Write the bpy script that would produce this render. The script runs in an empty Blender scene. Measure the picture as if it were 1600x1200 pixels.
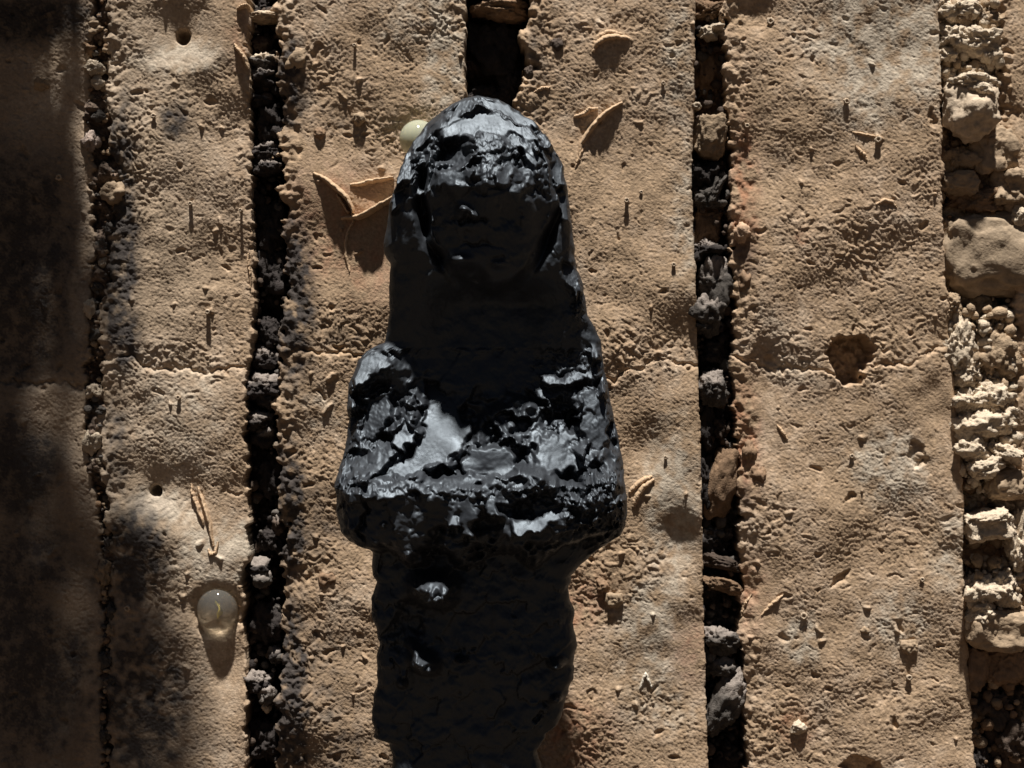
import bpy, math
import numpy as np
from mathutils import Vector

# ------------------------------------------------------------------ camera, world, light
S = 0.0004          # metres per layout unit (the frame is 1600 x 1200 units on the wall plane, 0.64 x 0.48 m)
DC = 2600.0         # camera distance from the wall plane, in layout units
SUN_EL = 75.0       # degrees above the horizon
sc = bpy.context.scene
cam = bpy.data.cameras.new('camera'); camo = bpy.data.objects.new('camera', cam)
sc.collection.objects.link(camo); sc.camera = camo
camo.location = (0, -DC * S, 0); camo.rotation_euler = (math.radians(90), 0, 0)
cam.sensor_width = 36; cam.lens = 36 * DC / 1600.0
cam.clip_start = 0.02; cam.clip_end = 200
w = bpy.data.worlds.new('World'); sc.world = w; w.use_nodes = True
nt = w.node_tree; nt.nodes.clear()
out = nt.nodes.new('ShaderNodeOutputWorld'); bg = nt.nodes.new('ShaderNodeBackground'); sky = nt.nodes.new('ShaderNodeTexSky')
sky.sky_type = 'NISHITA'; sky.sun_disc = False
sky.sun_elevation = math.radians(SUN_EL); sky.sun_rotation = math.radians(180)
bg.inputs['Strength'].default_value = 0.008
nt.links.new(sky.outputs[0], bg.inputs['Color']); nt.links.new(bg.outputs[0], out.inputs['Surface'])
sun = bpy.data.lights.new('sun', 'SUN'); suno = bpy.data.objects.new('sun', sun); sc.collection.objects.link(suno)
sun.energy = 5.0; sun.angle = math.radians(2.2); sun.color = (1.0, 0.955, 0.89)
el = math.radians(SUN_EL)
suno.rotation_euler = Vector((0.0, math.cos(el), -math.sin(el))).to_track_quat('-Z', 'Y').to_euler()
suno.location = (0, -1, 3)
sc.view_settings.view_transform = 'Standard'; sc.view_settings.look = 'None'
sc.view_settings.gamma = 1; sc.view_settings.use_curve_mapping = False
sc.view_settings.exposure = 0.66
sc.render.engine = 'CYCLES'
sc.cycles.max_bounces = 8; sc.cycles.transmission_bounces = 8

# ------------------------------------------------------------------ noise
def band(shape, q, lo, hi, beta, seed):
    """random field with wavelengths lo..hi (layout units), spectrum falling with beta, unit deviation"""
    r = np.random.default_rng(seed)
    f = np.fft.rfft2(r.standard_normal(shape))
    ky = np.fft.fftfreq(shape[0], q)[:, None]; kx = np.fft.rfftfreq(shape[1], q)[None, :]
    k = np.sqrt(kx * kx + ky * ky); k[0, 0] = 1e-6
    g = k ** (-beta) * np.exp(-(k * lo) ** 4 * 0.6) * np.exp(-(1.0 / (k * hi)) ** 4 * 0.6); g[0, 0] = 0
    a = np.fft.irfft2(f * g, s=shape)
    return a / a.std()

def hsh(ix, iy, k, seed):
    with np.errstate(over='ignore'):
        n = (ix.astype(np.int64) * 73856093) ^ (iy.astype(np.int64) * 19349663) ^ np.int64(k * 83492791 + seed * 2654435761 % 2147483647)
        n = (n ^ (n >> 13)) * 1274126177
        n = n ^ (n >> 16)
        n = (n * 2246822519) & 0x7fffffff
        n = n ^ (n >> 15)
    return (n & 0xffffff) / float(0x1000000)

def worley(X, Y, c, seed):
    gx = X / c; gy = Y / c; ix = np.floor(gx).astype(np.int64); iy = np.floor(gy).astype(np.int64)
    f1 = np.full(X.shape, 9.0); f2 = np.full(X.shape, 9.0)
    ox = np.zeros(X.shape); oy = np.zeros(X.shape); cx = np.zeros(X.shape, np.int64); cy = np.zeros(X.shape, np.int64)
    for a in (-1, 0, 1):
        for b in (-1, 0, 1):
            jx = ix + a; jy = iy + b
            px = jx + hsh(jx, jy, 1, seed); py = jy + hsh(jx, jy, 2, seed)
            dx = gx - px; dy = gy - py; d = np.sqrt(dx * dx + dy * dy)
            m = d < f1
            f2 = np.where(m, f1, np.minimum(f2, d)); f1 = np.where(m, d, f1)
            ox = np.where(m, dx, ox); oy = np.where(m, dy, oy); cx = np.where(m, jx, cx); cy = np.where(m, jy, cy)
    return f1, f2, ox * c, oy * c, cx, cy

def vnoise3(P, seed):
    i = np.floor(P).astype(np.int64); f = P - i; f = f * f * (3 - 2 * f)
    def h(a, b, c):
        return hsh(i[:, 0] + a + (i[:, 2] + c) * 57, i[:, 1] + b + (i[:, 2] + c) * 131, 3, seed)
    r = 0
    for a in (0, 1):
        for b in (0, 1):
            for c in (0, 1):
                wgt = (f[:, 0] if a else 1 - f[:, 0]) * (f[:, 1] if b else 1 - f[:, 1]) * (f[:, 2] if c else 1 - f[:, 2])
                r = r + wgt * h(a, b, c)
    return r * 2 - 1

def ss(a, b, x):
    t = np.clip((x - a) / (b - a), 0, 1); return t * t * (3 - 2 * t)

def pl(y, pts):
    return np.interp(y, [p[0] for p in pts], [p[1] for p in pts])

def bump_at(X, Y, x, y, rx, ry, ang=0.0, p=2.0):
    c, s = math.cos(math.radians(ang)), math.sin(math.radians(ang))
    u = ((X - x) * c + (Y - y) * s) / rx; v = (-(X - x) * s + (Y - y) * c) / ry
    return np.exp(-(np.abs(u * u + v * v)) ** (p / 2))

def poly_mask(X, Y, pts, soft):
    """signed distance mask of a polygon, 1 inside with a soft rim"""
    inside = np.zeros(X.shape, bool); d2 = np.full(X.shape, 1e9)
    n = len(pts)
    for k in range(n):
        x0, y0 = pts[k]; x1, y1 = pts[(k + 1) % n]
        if y0 != y1:
            cond = ((y0 > Y) != (y1 > Y)) & (X < (x1 - x0) * (Y - y0) / (y1 - y0) + x0)
            inside ^= cond
        ex, ey = x1 - x0, y1 - y0; L = ex * ex + ey * ey + 1e-9
        t = np.clip(((X - x0) * ex + (Y - y0) * ey) / L, 0, 1)
        d2 = np.minimum(d2, (X - x0 - t * ex) ** 2 + (Y - y0 - t * ey) ** 2)
    d = np.sqrt(d2); sd = np.where(inside, d, -d)
    return ss(-soft * 0.5, soft * 0.5, sd)

# ------------------------------------------------------------------ mesh helpers
col = sc.collection
def W(x, y, d):
    """layout units (x right, y down, d out of the wall) to metres"""
    return ((x - 800.0) * S, -d * S, (600.0 - y) * S)

def make_mesh(name, V, F, C=None, mat=None, parent=None, smooth=True):
    F = np.asarray(F, np.int32); V = np.asarray(V, np.float32)
    me = bpy.data.meshes.new(name); n, k = F.shape
    me.vertices.add(len(V)); me.vertices.foreach_set('co', V.ravel())
    me.loops.add(n * k); me.loops.foreach_set('vertex_index', F.ravel())
    me.polygons.add(n); me.polygons.foreach_set('loop_start', np.arange(0, n * k, k, dtype=np.int32))
    me.polygons.foreach_set('use_smooth', np.full(n, smooth, bool))
    me.update(calc_edges=True)
    if C is not None:
        a = me.color_attributes.new('tint', 'FLOAT_COLOR', 'POINT')
        cc = np.ones((len(V), 4), np.float32); cc[:, :3] = C; a.data.foreach_set('color', cc.ravel())
    o = bpy.data.objects.new(name, me); col.objects.link(o)
    if mat: me.materials.append(mat)
    if parent: o.parent = parent
    return o

def sub_mesh(name, V, F, sel, C, mat, parent):
    f = F[sel]; ids, inv = np.unique(f, return_inverse=True)
    return make_mesh(name, V[ids], inv.reshape(f.shape), None if C is None else C[ids], mat, parent)

def empty(name, loc, label, cat):
    o = bpy.data.objects.new(name, None); col.objects.link(o); o.location = loc; o.empty_display_size = 0.02
    o['label'] = label; o['category'] = cat
    return o

# ------------------------------------------------------------------ materials
def nodes(name):
    m = bpy.data.materials.new(name); m.use_nodes = True; t = m.node_tree
    b = t.nodes['Principled BSDF']; return m, t, b

def earth_material(name, rough=0.92, grain=420.0, bump=0.35, spec=0.2):
    m, t, b = nodes(name); N = t.nodes.new; L = t.links.new
    at = N('ShaderNodeAttribute'); at.attribute_name = 'tint'
    tc = N('ShaderNodeTexCoord')
    n1 = N('ShaderNodeTexNoise'); n1.inputs['Scale'].default_value = grain; n1.inputs['Detail'].default_value = 5; n1.inputs['Roughness'].default_value = 0.7
    L(tc.outputs['Object'], n1.inputs['Vector'])
    r = N('ShaderNodeMapRange'); r.inputs['From Min'].default_value = 0.25; r.inputs['From Max'].default_value = 0.75
    r.inputs['To Min'].default_value = 0.72; r.inputs['To Max'].default_value = 1.25; L(n1.outputs['Fac'], r.inputs['Value'])
    mx = N('ShaderNodeVectorMath'); mx.operation = 'SCALE'; L(at.outputs['Color'], mx.inputs[0]); L(r.outputs[0], mx.inputs['Scale'])
    L(mx.outputs[0], b.inputs['Base Color'])
    v = N('ShaderNodeTexVoronoi'); v.inputs['Scale'].default_value = grain * 1.5; L(tc.outputs['Object'], v.inputs['Vector'])
    n2 = N('ShaderNodeTexNoise'); n2.inputs['Scale'].default_value = grain * 3; n2.inputs['Detail'].default_value = 4; L(tc.outputs['Object'], n2.inputs['Vector'])
    ad = N('ShaderNodeMath'); ad.operation = 'MULTIPLY_ADD'; L(v.outputs['Distance'], ad.inputs[0]); ad.inputs[1].default_value = -0.6; L(n2.outputs['Fac'], ad.inputs[2])
    bp = N('ShaderNodeBump'); bp.inputs['Strength'].default_value = bump; bp.inputs['Distance'].default_value = 0.0009
    L(ad.outputs[0], bp.inputs['Height']); L(bp.outputs[0], b.inputs['Normal'])
    b.inputs['Roughness'].default_value = rough; b.inputs['Specular IOR Level'].default_value = spec
    return m

M_earth = earth_material('rammed_earth')
M_fill = earth_material('joint_soil', grain=500, bump=0.6)
M_stone = earth_material('pebble_stone', rough=0.8, grain=260, bump=0.4, spec=0.3)

def clay_material():
    m, t, b = nodes('black_clay'); N = t.nodes.new; L = t.links.new
    tc = N('ShaderNodeTexCoord')
    n = N('ShaderNodeTexNoise'); n.inputs['Scale'].default_value = 120; n.inputs['Detail'].default_value = 6; L(tc.outputs['Object'], n.inputs['Vector'])
    cr = N('ShaderNodeMix'); cr.data_type = 'RGBA'; cr.inputs['A'].default_value = (0.012, 0.013, 0.0155, 1); cr.inputs['B'].default_value = (0.025, 0.027, 0.032, 1)
    L(n.outputs['Fac'], cr.inputs['Factor']); L(cr.outputs['Result'], b.inputs['Base Color'])
    rr = N('ShaderNodeMapRange'); rr.inputs['From Min'].default_value = 0.3; rr.inputs['From Max'].default_value = 0.7
    rr.inputs['To Min'].default_value = 0.45; rr.inputs['To Max'].default_value = 0.60; L(n.outputs['Fac'], rr.inputs['Value']); L(rr.outputs[0], b.inputs['Roughness'])
    b.inputs['Specular IOR Level'].default_value = 0.5; b.inputs['IOR'].default_value = 1.6
    b.inputs['Specular Tint'].default_value = (0.74, 0.87, 1.0, 1)
    n2 = N('ShaderNodeTexNoise'); n2.inputs['Scale'].default_value = 650; n2.inputs['Detail'].default_value = 5; n2.inputs['Roughness'].default_value = 0.65; L(tc.outputs['Object'], n2.inputs['Vector'])
    bp = N('ShaderNodeBump'); bp.inputs['Strength'].default_value = 0.25; bp.inputs['Distance'].default_value = 0.0005
    L(n2.outputs['Fac'], bp.inputs['Height']); L(bp.outputs[0], b.inputs['Normal'])
    return m
M_clay = clay_material()

def glass_material(name, tint):
    m, t, b = nodes(name)
    b.inputs['Base Color'].default_value = tint; b.inputs['Roughness'].default_value = 0.04
    b.inputs['Transmission Weight'].default_value = 0.94; b.inputs['IOR'].default_value = 1.5
    return m
M_glass = glass_material('clear_glass', (0.97, 0.985, 0.93, 1))
M_milk, _t, _b = nodes('milky_glass')
_b.inputs['Base Color'].default_value = (0.86, 0.89, 0.68, 1); _b.inputs['Roughness'].default_value = 0.06
_b.inputs['Transmission Weight'].default_value = 0.62; _b.inputs['Subsurface Weight'].default_value = 0.3; _b.inputs['Subsurface Radius'].default_value = (0.01, 0.01, 0.008)
M_swirl, _t, _b = nodes('yellow_glass_core')
_b.inputs['Base Color'].default_value = (0.55, 0.40, 0.08, 1); _b.inputs['Roughness'].default_value = 0.3

# ------------------------------------------------------------------ the wall: one height field, cut into its panels and joints
Q = 1.65
xs = np.arange(-70, 1671, Q); ys = np.arange(-70, 1331, Q)
X, Y = np.meshgrid(xs, ys); SH = X.shape
jag = band(SH, Q, 9, 90, 1.0, 11)
jag2 = band(SH, Q, 10, 160, 1.2, 12)
wob = band(SH, Q, 40, 400, 1.2, 13)

E = {  # edges of the panels: (y, x)
 'R0': [(-140, 152), (0, 150), (90, 138), (200, 134), (330, 145), (500, 138), (700, 131), (800, 152), (900, 160), (1200, 158), (1360, 158)],
 'L1': [(-140, 180), (0, 172), (150, 160), (260, 180), (400, 172), (500, 158), (700, 156), (850, 168), (1000, 168), (1200, 172), (1360, 172)],
 'R1': [(-140, 386), (0, 388), (150, 390), (300, 392), (440, 396), (560, 392), (590, 384), (700, 385), (800, 389), (870, 391), (900, 379), (1000, 381), (1100, 384), (1200, 387), (1360, 388)],
 'L2': [(-140, 425), (0, 428), (120, 432), (260, 436), (350, 440), (450, 444), (600, 432), (760, 434), (850, 440), (950, 436), (1200, 432), (1360, 432)],
 'R2': [(-140, 728), (0, 728), (150, 727), (600, 730), (1360, 735)],
 'L3': [(-140, 828), (0, 826), (100, 818), (160, 808), (600, 815), (1360, 820)],
 'R3': [(-140, 1086), (0, 1087), (150, 1086), (280, 1082), (420, 1087), (600, 1093), (800, 1098), (1000, 1103), (1200, 1107), (1360, 1110)],
 'L4': [(-140, 1132), (0, 1133), (150, 1137), (250, 1142), (400, 1146), (600, 1147), (800, 1156), (1000, 1158), (1200, 1168), (1360, 1172)],
 'R4': [(-140, 1468), (0, 1470), (300, 1474), (450, 1480), (520, 1487), (700, 1502), (850, 1505), (960, 1509), (1050, 1517), (1200, 1526), (1360, 1534)],
 'L5': [(-140, 1562), (0, 1562), (250, 1572), (500, 1590), (830, 1590), (1000, 1604), (1200, 1612), (1360, 1618)],
}
def edge(n, rough):
    return pl(Y, E[n]) + rough * (jag * 0.6 + jag2 * 0.7)
eR0 = edge('R0', 3.5); eL1 = edge('L1', 5.0); eR1 = edge('R1', 2.3); eL2 = edge('L2', 5.5); eR2 = edge('R2', 1.6)
eL3 = edge('L3', 7.0); eR3 = edge('R3', 0.7); eL4 = edge('L4', 3.5); eR4 = edge('R4', 1.3); eL5 = edge('L5', 4.0)
bounds = [eR0, eL1, eR1, eL2, eR2, eL3, eR3, eL4, eR4, eL5]
REG = np.zeros(SH, np.int32)           # even: panel k/2, odd: joint
for e in bounds: REG += (X > e)
isjoint = (REG % 2) == 1

# --- masks of surface character
def blobs(lst):
    m = np.zeros(SH)
    for b in lst: m = np.maximum(m, (b[5] if len(b) > 5 else 1.0) * bump_at(X, Y, b[0], b[1], b[2], b[3], b[4] if len(b) > 4 else 0, 3))
    return m
crumb = blobs([(560, 190, 90, 45, 20), (500, 105, 42, 45), (520, 520, 80, 45), (500, 740, 60, 70), (490, 880, 70, 60), (960, 895, 80, 55), (945, 930, 50, 60),
  (1340, 370, 150, 90, 0, .7), (1330, 545, 170, 45), (1225, 560, 60, 50), (930, 50, 90, 35), (985, 150, 60, 35, 0, .8), (700, 25, 60, 40, 0, .8), (1200, 830, 45, 60),
  (1250, 1150, 90, 60, 0, .8), (1400, 1090, 120, 50, 0, .6), (1430, 850, 70, 55, 0, .8), (900, 1130, 70, 90), (1450, 290, 32, 40), (500, 1060, 80, 150, 0, .8), (845, 90, 30, 120),
  (1000, 545, 110, 40), (300, 560, 110, 30), (210, 240, 40, 180, 0, .7), (230, 900, 70, 250, 0, .7), (1170, 470, 26, 150, 0, .4), (1170, 730, 34, 100, 0, .6), (1180, 1050, 26, 150, 0, .35), (300, 140, 90, 60, 0, .45), (380, 250, 20, 100, 0, .6),
  (60, 60, 90, 60, 0, .8), (1040, 1100, 60, 60, 0, .5), (1260, 80, 60, 50, 0, .5)])
crumb = np.clip(.85 * crumb * (0.75 + 0.5 * wob * 0.5) + 0.3 * ss(0.5, 2.0, band(SH, Q, 25, 200, 1.0, 15)), 0, 1)
flat = blobs([(1045, 760, 50, 130), (1050, 990, 60, 90, 0, .8), (1455, 620, 45, 70), (1185, 640, 40, 70), (500, 300, 60, 60), (590, 400, 60, 80), (355, 1050, 35, 70), (1190, 920, 40, 60), (240, 770, 70, 60),
  (285, 60, 80, 60), (330, 850, 60, 60), (1000, 300, 60, 120, 0, .5), (1380, 40, 90, 80, 0, .6), (480, 900, 50, 40, 0, .6), (1075, 850, 40, 50), (60, 760, 60, 90, 0, .6)])
flat = np.clip(flat, 0, 1)

# --- relief of the panels
wx = X + 4 * band(SH, Q, 20, 120, 1, 21); wy = Y + 4 * band(SH, Q, 20, 120, 1, 22)
g5, g5b, _, _, cx5, cy5 = worley(wx * 1.0, wy * 1.15, 5.8, 31)
g9, g9b, _, _, cx9, cy9 = worley(wx, wy, 9.0, 32)
g20, g20b, _, _, cx20, cy20 = worley(wx, wy, 22.0, 33)
fine = band(SH, Q, 3.6, 10, 0.3, 41); mid = band(SH, Q, 9, 40, 0.9, 42); low = band(SH, Q, 120, 700, 1.2, 43)
dome9 = np.clip(1 - (g9 / 0.62) ** 2, 0, 1) * (0.45 + 0.9 * hsh(cx9, cy9, 7, 3))
dome5 = np.clip(1 - (g5 / 0.6) ** 2, 0, 1) * (0.5 + 0.8 * hsh(cx5, cy5, 7, 3))
dome20 = np.clip(1 - (g20 / 0.6) ** 2, 0, 1) * (hsh(cx20, cy20, 8, 3) > 0.55)
rough = (0.45 + 0.55 * (1 - flat))
P = low * 3.6 + band(SH, Q, 60, 220, 1.2, 45) * 0.9 + mid * (0.06 + 0.25 * crumb) * rough + fine * 0.26 * rough + dome5 * (0.72 + 0.8 * crumb) * rough + band(SH, Q, 30, 90, 1, 44) * 0.35
P += crumb ** 1.4 * (dome9 * 3.6 + dome20 * 1.6 - 2.8)
# pits and small scars, slanting
wp1, _, _, _, px_, py_ = worley((wx * 0.8 + wy * 0.35), (wy * 1.25 - wx * 0.3), 17.0, 51)
pit = (hsh(px_, py_, 9, 5) > 0.80) * np.clip(1 - (wp1 / (0.16 + 0.2 * hsh(px_, py_, 10, 5))) ** 2, 0, 1)
P -= pit * (0.8 + 1.7 * hsh(px_, py_, 11, 5)) * (1 - 0.8 * flat)
wp2, _, _, _, qx_, qy_ = worley(wx, wy * 1.1, 43.0, 52)
pit2 = (hsh(qx_, qy_, 9, 6) > 0.80) * np.clip(1 - (wp2 / (0.10 + 0.1 * hsh(qx_, qy_, 10, 6))) ** 2, 0, 1)
P -= pit2 * 6 * (1 - flat)
knob = (hsh(qx_, qy_, 12, 6) < 0.13) * np.clip(1 - (wp2 / 0.12) ** 2, 0, 1); P += knob * 5

# --- the horizontal lift joint
joint_y = {0: [(-140, 603), (60, 600), (140, 612)], 1: [(150, 560), (205, 560), (225, 576), (290, 578), (310, 584), (345, 574), (400, 577)], 2: [(430, 540), (500, 556), (735, 560)],
           3: [(800, 585), (900, 590), (960, 592), (1000, 578), (1040, 562), (1070, 572), (1110, 572)], 4: [(1130, 555), (1200, 575), (1290, 580), (1330, 600), (1360, 572), (1420, 568), (1460, 545), (1530, 535)], 5: [(1540, 560), (1760, 565)]}
JY = np.zeros(SH)
for k, p in joint_y.items():
    JY = np.where((REG // 2 == k), np.interp(X, [a[0] for a in p], [a[1] for a in p]), JY)
JY += jag * 2.2 + jag2 * 2.0
dj = Y - JY
P += -4.5 * np.exp(-(dj / 3.2) ** 2) * (0.35 + 0.9 * ss(-0.8, 0.8, band(SH, Q, 30, 150, 1, 61)))
P += np.where(dj > 0, 2.2 * np.exp(-dj / 60), -1.2 * np.exp(dj / 30))

# --- dents, funnels, holes
def dent(x, y, rx, ry, dep, ang=0, p=2.0):
    global P
    P -= dep * bump_at(X, Y, x, y, rx, ry, ang, p)
def funnel(x, y, r, dep, hr, hx=0, hy=0, hd=34):
    global P
    d = np.sqrt(((X - x) / 1.1) ** 2 + (Y - y) ** 2)
    P -= dep * np.clip(1 - d / r, 0, 1) ** 1.35
    dh = np.sqrt((X - x - hx) ** 2 + (Y - y - hy) ** 2) + jag * 0.8
    P -= hd * ss(hr * 1.25, hr * 0.7, dh)
funnel(284, 52, 66, 22, 11, 0, 4)
funnel(240, 766, 84, 24, 8.5, 0, 3)
dent(1008, 700, 34, 46, 12, 0, 2.2); dent(1070, 850, 32, 42, 14, -10, 2.6); dent(1455, 640, 32, 45, 7, 0, 3); dent(1190, 690, 30, 50, 8, 0, 3)
dent(356, 1040, 26, 66, 11, 0, 2.2); dent(338, 955, 37, 39, 16, 0, 5)
dent(1090, 1010, 30, 60, 5); dent(1195, 600, 24, 70, 10, 0, 3); dent(60, 700, 90, 60, 6); dent(100, 300, 60, 120, 5); dent(235, 690, 50, 50, 6)
dent(640, 225, 44, 44, 8, 0, 4); dent(1185, 205, 20, 90, 6); dent(1185, 20, 30, 30, 8, 0, 3)
hole = poly_mask(X + jag * 2.5, Y + jag2 * 2.5, [(1294, 532), (1312, 527), (1330, 534), (1348, 528), (1364, 536), (1366, 560), (1350, 575), (1342, 596), (1322, 600), (1308, 590), (1304, 570), (1296, 556)], 5)
P -= hole * (48 + 3 * mid)
hole2 = poly_mask(X + jag * 2, Y + jag2 * 2, [(1424, 690), (1450, 700), (1446, 722), (1434, 732), (1422, 716)], 5)
P -= hole2 * 9; P += 6 * bump_at(X, Y, 1440, 712, 9, 8)
hole3 = poly_mask(X + jag, Y + jag2, [(1303, 902), (1330, 890), (1318, 908), (1300, 918)], 4); P -= hole3 * 6
hole4 = poly_mask(X + jag, Y + jag2, [(1310, 1196), (1330, 1180), (1372, 1190), (1380, 1215), (1340, 1210)], 4); P -= hole4 * 14

# --- how the panel edges fall away (left edges worn and rounded, right edges crisp)
def worn(e, wdt, dep, pw=2.0):
    t = np.clip((X - e) / (wdt * (1 + 0.15 * jag2)).clip(wdt * 0.4), 0, 1)
    return -dep * (1 - t) ** pw
FALL = np.zeros(SH)
k = REG
FALL = np.where(k == 2, worn(eL1, 40, 8), FALL); FALL = np.where(k == 4, worn(eL2, 44, 12), FALL)
FALL = np.where(k == 6, worn(eL3, 26, 14), FALL); FALL = np.where(k == 8, worn(eL4, 40, 10), FALL); FALL = np.where(k == 10, worn(eL5, 20, 12) - 16, FALL)
for kk, e in ((0, eR0), (2, eR1), (4, eR2), (6, eR3), (8, eR4)):
    t = np.clip((e - X) / 7.0, 0, 1); FALL = np.where(k == kk, FALL - 4 * (1 - t) ** 2, FALL)
P += FALL
P = np.where(k == 0, P - 4, P)

# --- relief of the joints
g30, g30b, gx30, gy30, c30x, c30y = worley(wx, wy * 0.9, 30, 71)
g14, _, _, _, c14x, c14y = worley(wx, wy, 13, 72)
cr9 = (k == 9) * blobs([(1530, 620, 80, 130), (1550, 930, 60, 50), (1520, 30, 60, 90), (1590, 850, 20, 60)])
J = cr9 * (dome9 * 5 + dome20 * 6 + 10) + band(SH, Q, 30, 200, 1.3, 73) * 8 + 13 * np.clip(1 - (g30 / 0.6) ** 2, 0, 1) * hsh(c30x, c30y, 3, 9) + 5 * np.clip(1 - (g14 / 0.6) ** 2, 0, 1) + dome9 * 2.5 + fine * 0.8 + mid * 1.3
floor = np.select([k == 1, k == 3, k == 5, k == 7, k == 9], [-22, -84, -92, -74, -46], 0)
J = J + floor
H = np.where(isjoint, J, P)

# --- colours of earth, lime bloom, and sooty stains mixed with painted shade
def lerp(a, b, t): return a + (b - a) * t[..., None]
n_a = band(SH, Q, 60, 500, 1.2, 81); n_b = band(SH, Q, 12, 90, 0.9, 82); n_c = band(SH, Q, 4, 14, 0.2, 83)
TAN = np.array([0.42, 0.300, 0.195]); OCH = np.array([0.355, 0.228, 0.138]); GREY = np.array([0.44, 0.375, 0.295]); PALE = np.array([0.56, 0.47, 0.37]); SOOT_SHADE = np.array([0.048, 0.042, 0.040]); RUST = np.array([0.30, 0.15, 0.085])
C = np.broadcast_to(TAN, SH + (3,)).copy()
C = lerp(C, OCH, np.clip(0.28 + 0.25 * n_a + 0.12 * n_b, 0, 0.8))
lime = blobs([(1390, 60, 120, 110, 0, .9), (1350, 150, 60, 60, 0, .7), (1050, 780, 45, 120, 0, .9), (1010, 960, 80, 60, 0, .8), (1040, 1060, 70, 80, 0, .6), (240, 800, 60, 40, 0, .8), (340, 870, 70, 50, 0, .9),
   (290, 90, 90, 30, 0, .7), (700, 60, 40, 140, 0, .7), (1385, 730, 60, 60, 0, .8), (1255, 1000, 30, 40, 0, .9), (1400, 970, 60, 60, 0, .4), (1490, 870, 40, 60, 0, .6), (280, 660, 80, 80, 0, .3), (1075, 330, 25, 140, 0, .5), (500, 640, 50, 40, 0, .3), (640, 40, 60, 50, 0, .5), (1060, 90, 30, 100, 0, .5)])
C = lerp(C, GREY, np.clip(lime * (0.85 + 0.35 * n_b) + 0.14 + 0.10 * n_b + 0.14 * n_a, 0, 1))
C = lerp(C, GREY * .92, .34 * ss(420, 250, X))
C = lerp(C, PALE, np.clip(blobs([(240, 790, 40, 14, 0, .8), (345, 880, 45, 22, 0, .5), (285, 92, 70, 12, 0, .5)]), 0, 1))
rust = blobs([(1165, 300, 22, 120, 0, .8), (1250, 370, 12, 12), (1160, 690, 30, 90, 0, .8), (500, 400, 70, 40, 0, .4), (900, 1150, 60, 60, 0, .6), (905, 940, 60, 50, 0, .6), (1080, 1020, 30, 70, 0, .5), (1240, 1135, 30, 30, 0, .7), (370, 60, 20, 60, 0, .4), (1170, 930, 30, 60, 0, .5), (520, 330, 80, 70, 0, .5), (590, 410, 60, 70, 0, .5)])
C = lerp(C, RUST, np.clip(rust * (0.7 + 0.4 * n_b), 0, 0.85))
soot_shade = blobs([(30, 420, 120, 300, 0, .74), (50, 30, 120, 50, 0, .85), (50, 1000, 125, 280, 0, .76), (30, 720, 80, 120, 0, .85), (182, 370, 36, 170, 0, .97), (275, 190, 26, 34, 0, .6), (190, 220, 30, 80, 0, .6), (195, 520, 28, 60, 0, .85), (210, 870, 55, 90, 0, .9), (220, 1100, 80, 160, 0, .75),  # left panels: sooty stain plus shade painted into the colour
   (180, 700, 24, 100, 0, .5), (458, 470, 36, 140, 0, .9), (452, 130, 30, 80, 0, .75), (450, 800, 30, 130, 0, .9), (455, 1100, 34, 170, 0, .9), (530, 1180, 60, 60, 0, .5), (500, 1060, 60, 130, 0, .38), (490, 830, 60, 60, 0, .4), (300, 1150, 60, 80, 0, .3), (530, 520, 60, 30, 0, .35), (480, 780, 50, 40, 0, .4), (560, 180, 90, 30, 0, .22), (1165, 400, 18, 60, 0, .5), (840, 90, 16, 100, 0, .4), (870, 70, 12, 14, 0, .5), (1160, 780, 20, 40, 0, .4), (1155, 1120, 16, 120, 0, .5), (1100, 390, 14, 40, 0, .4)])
soot_shade *= 1 - .85 * bump_at(X, Y, 88, 635, 60, 45, 0, 3); soot_shade *= 1 - .6 * bump_at(X, Y, 80, 150, 70, 90, 0, 3); soot_shade *= 1 - .7 * bump_at(X, Y, 112, 945, 40, 36)  # darkening thinned where the light spots land
C = lerp(C, SOOT_SHADE, np.clip(soot_shade * (1 + .3 * ss(520, 470, X) + (0.40 - 0.22 * ss(150, 120, X)) * n_b + 0.12 * n_c) - 0.05, 0, 0.97))
C *= np.clip(1 + 0.07 * n_b + 0.07 * n_c + 0.05 * n_a, 0.6, 1.4)[..., None]
pebc = np.array([0.9, 1.0, 1.1]) * 0.9
# joints: black-brown soil on the left, grey in the third, cream rubble on the right
D1 = np.array([0.030, 0.024, 0.022]); D3 = np.array([0.075, 0.062, 0.055]); D4 = np.array([0.36, 0.27, 0.185]); D0 = np.array([0.13, 0.095, 0.072]); D2 = np.array([0.05, 0.034, 0.026])
jc = np.zeros(SH + (3,))
for kk, dcol in ((1, D0), (3, D1), (5, D2), (7, D3), (9, D4)):
    jc[k == kk] = dcol
warm3 = ((k == 7) & (Y < 190))[..., None] * ss(210, 150, Y)[..., None]
jc = jc * (1 - warm3) + np.array([0.17, 0.11, 0.07]) * warm3
dk9 = blobs([(1570, 475, 70, 40), (1575, 1110, 60, 110), (1560, 105, 40, 14)])
jc = np.where((k == 9)[..., None], jc * (1 - 0.8 * dk9[..., None]), jc)
jc = jc + cr9[..., None] * (np.array([0.56, 0.46, 0.35]) - jc)
jc *= np.clip(1 + 0.28 * n_b + 0.18 * n_c, 0.4, 1.8)[..., None]
C = np.where(isjoint[..., None], jc, C)
# groove flanks inherit the panel colour because they belong to the panel's own skin

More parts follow.
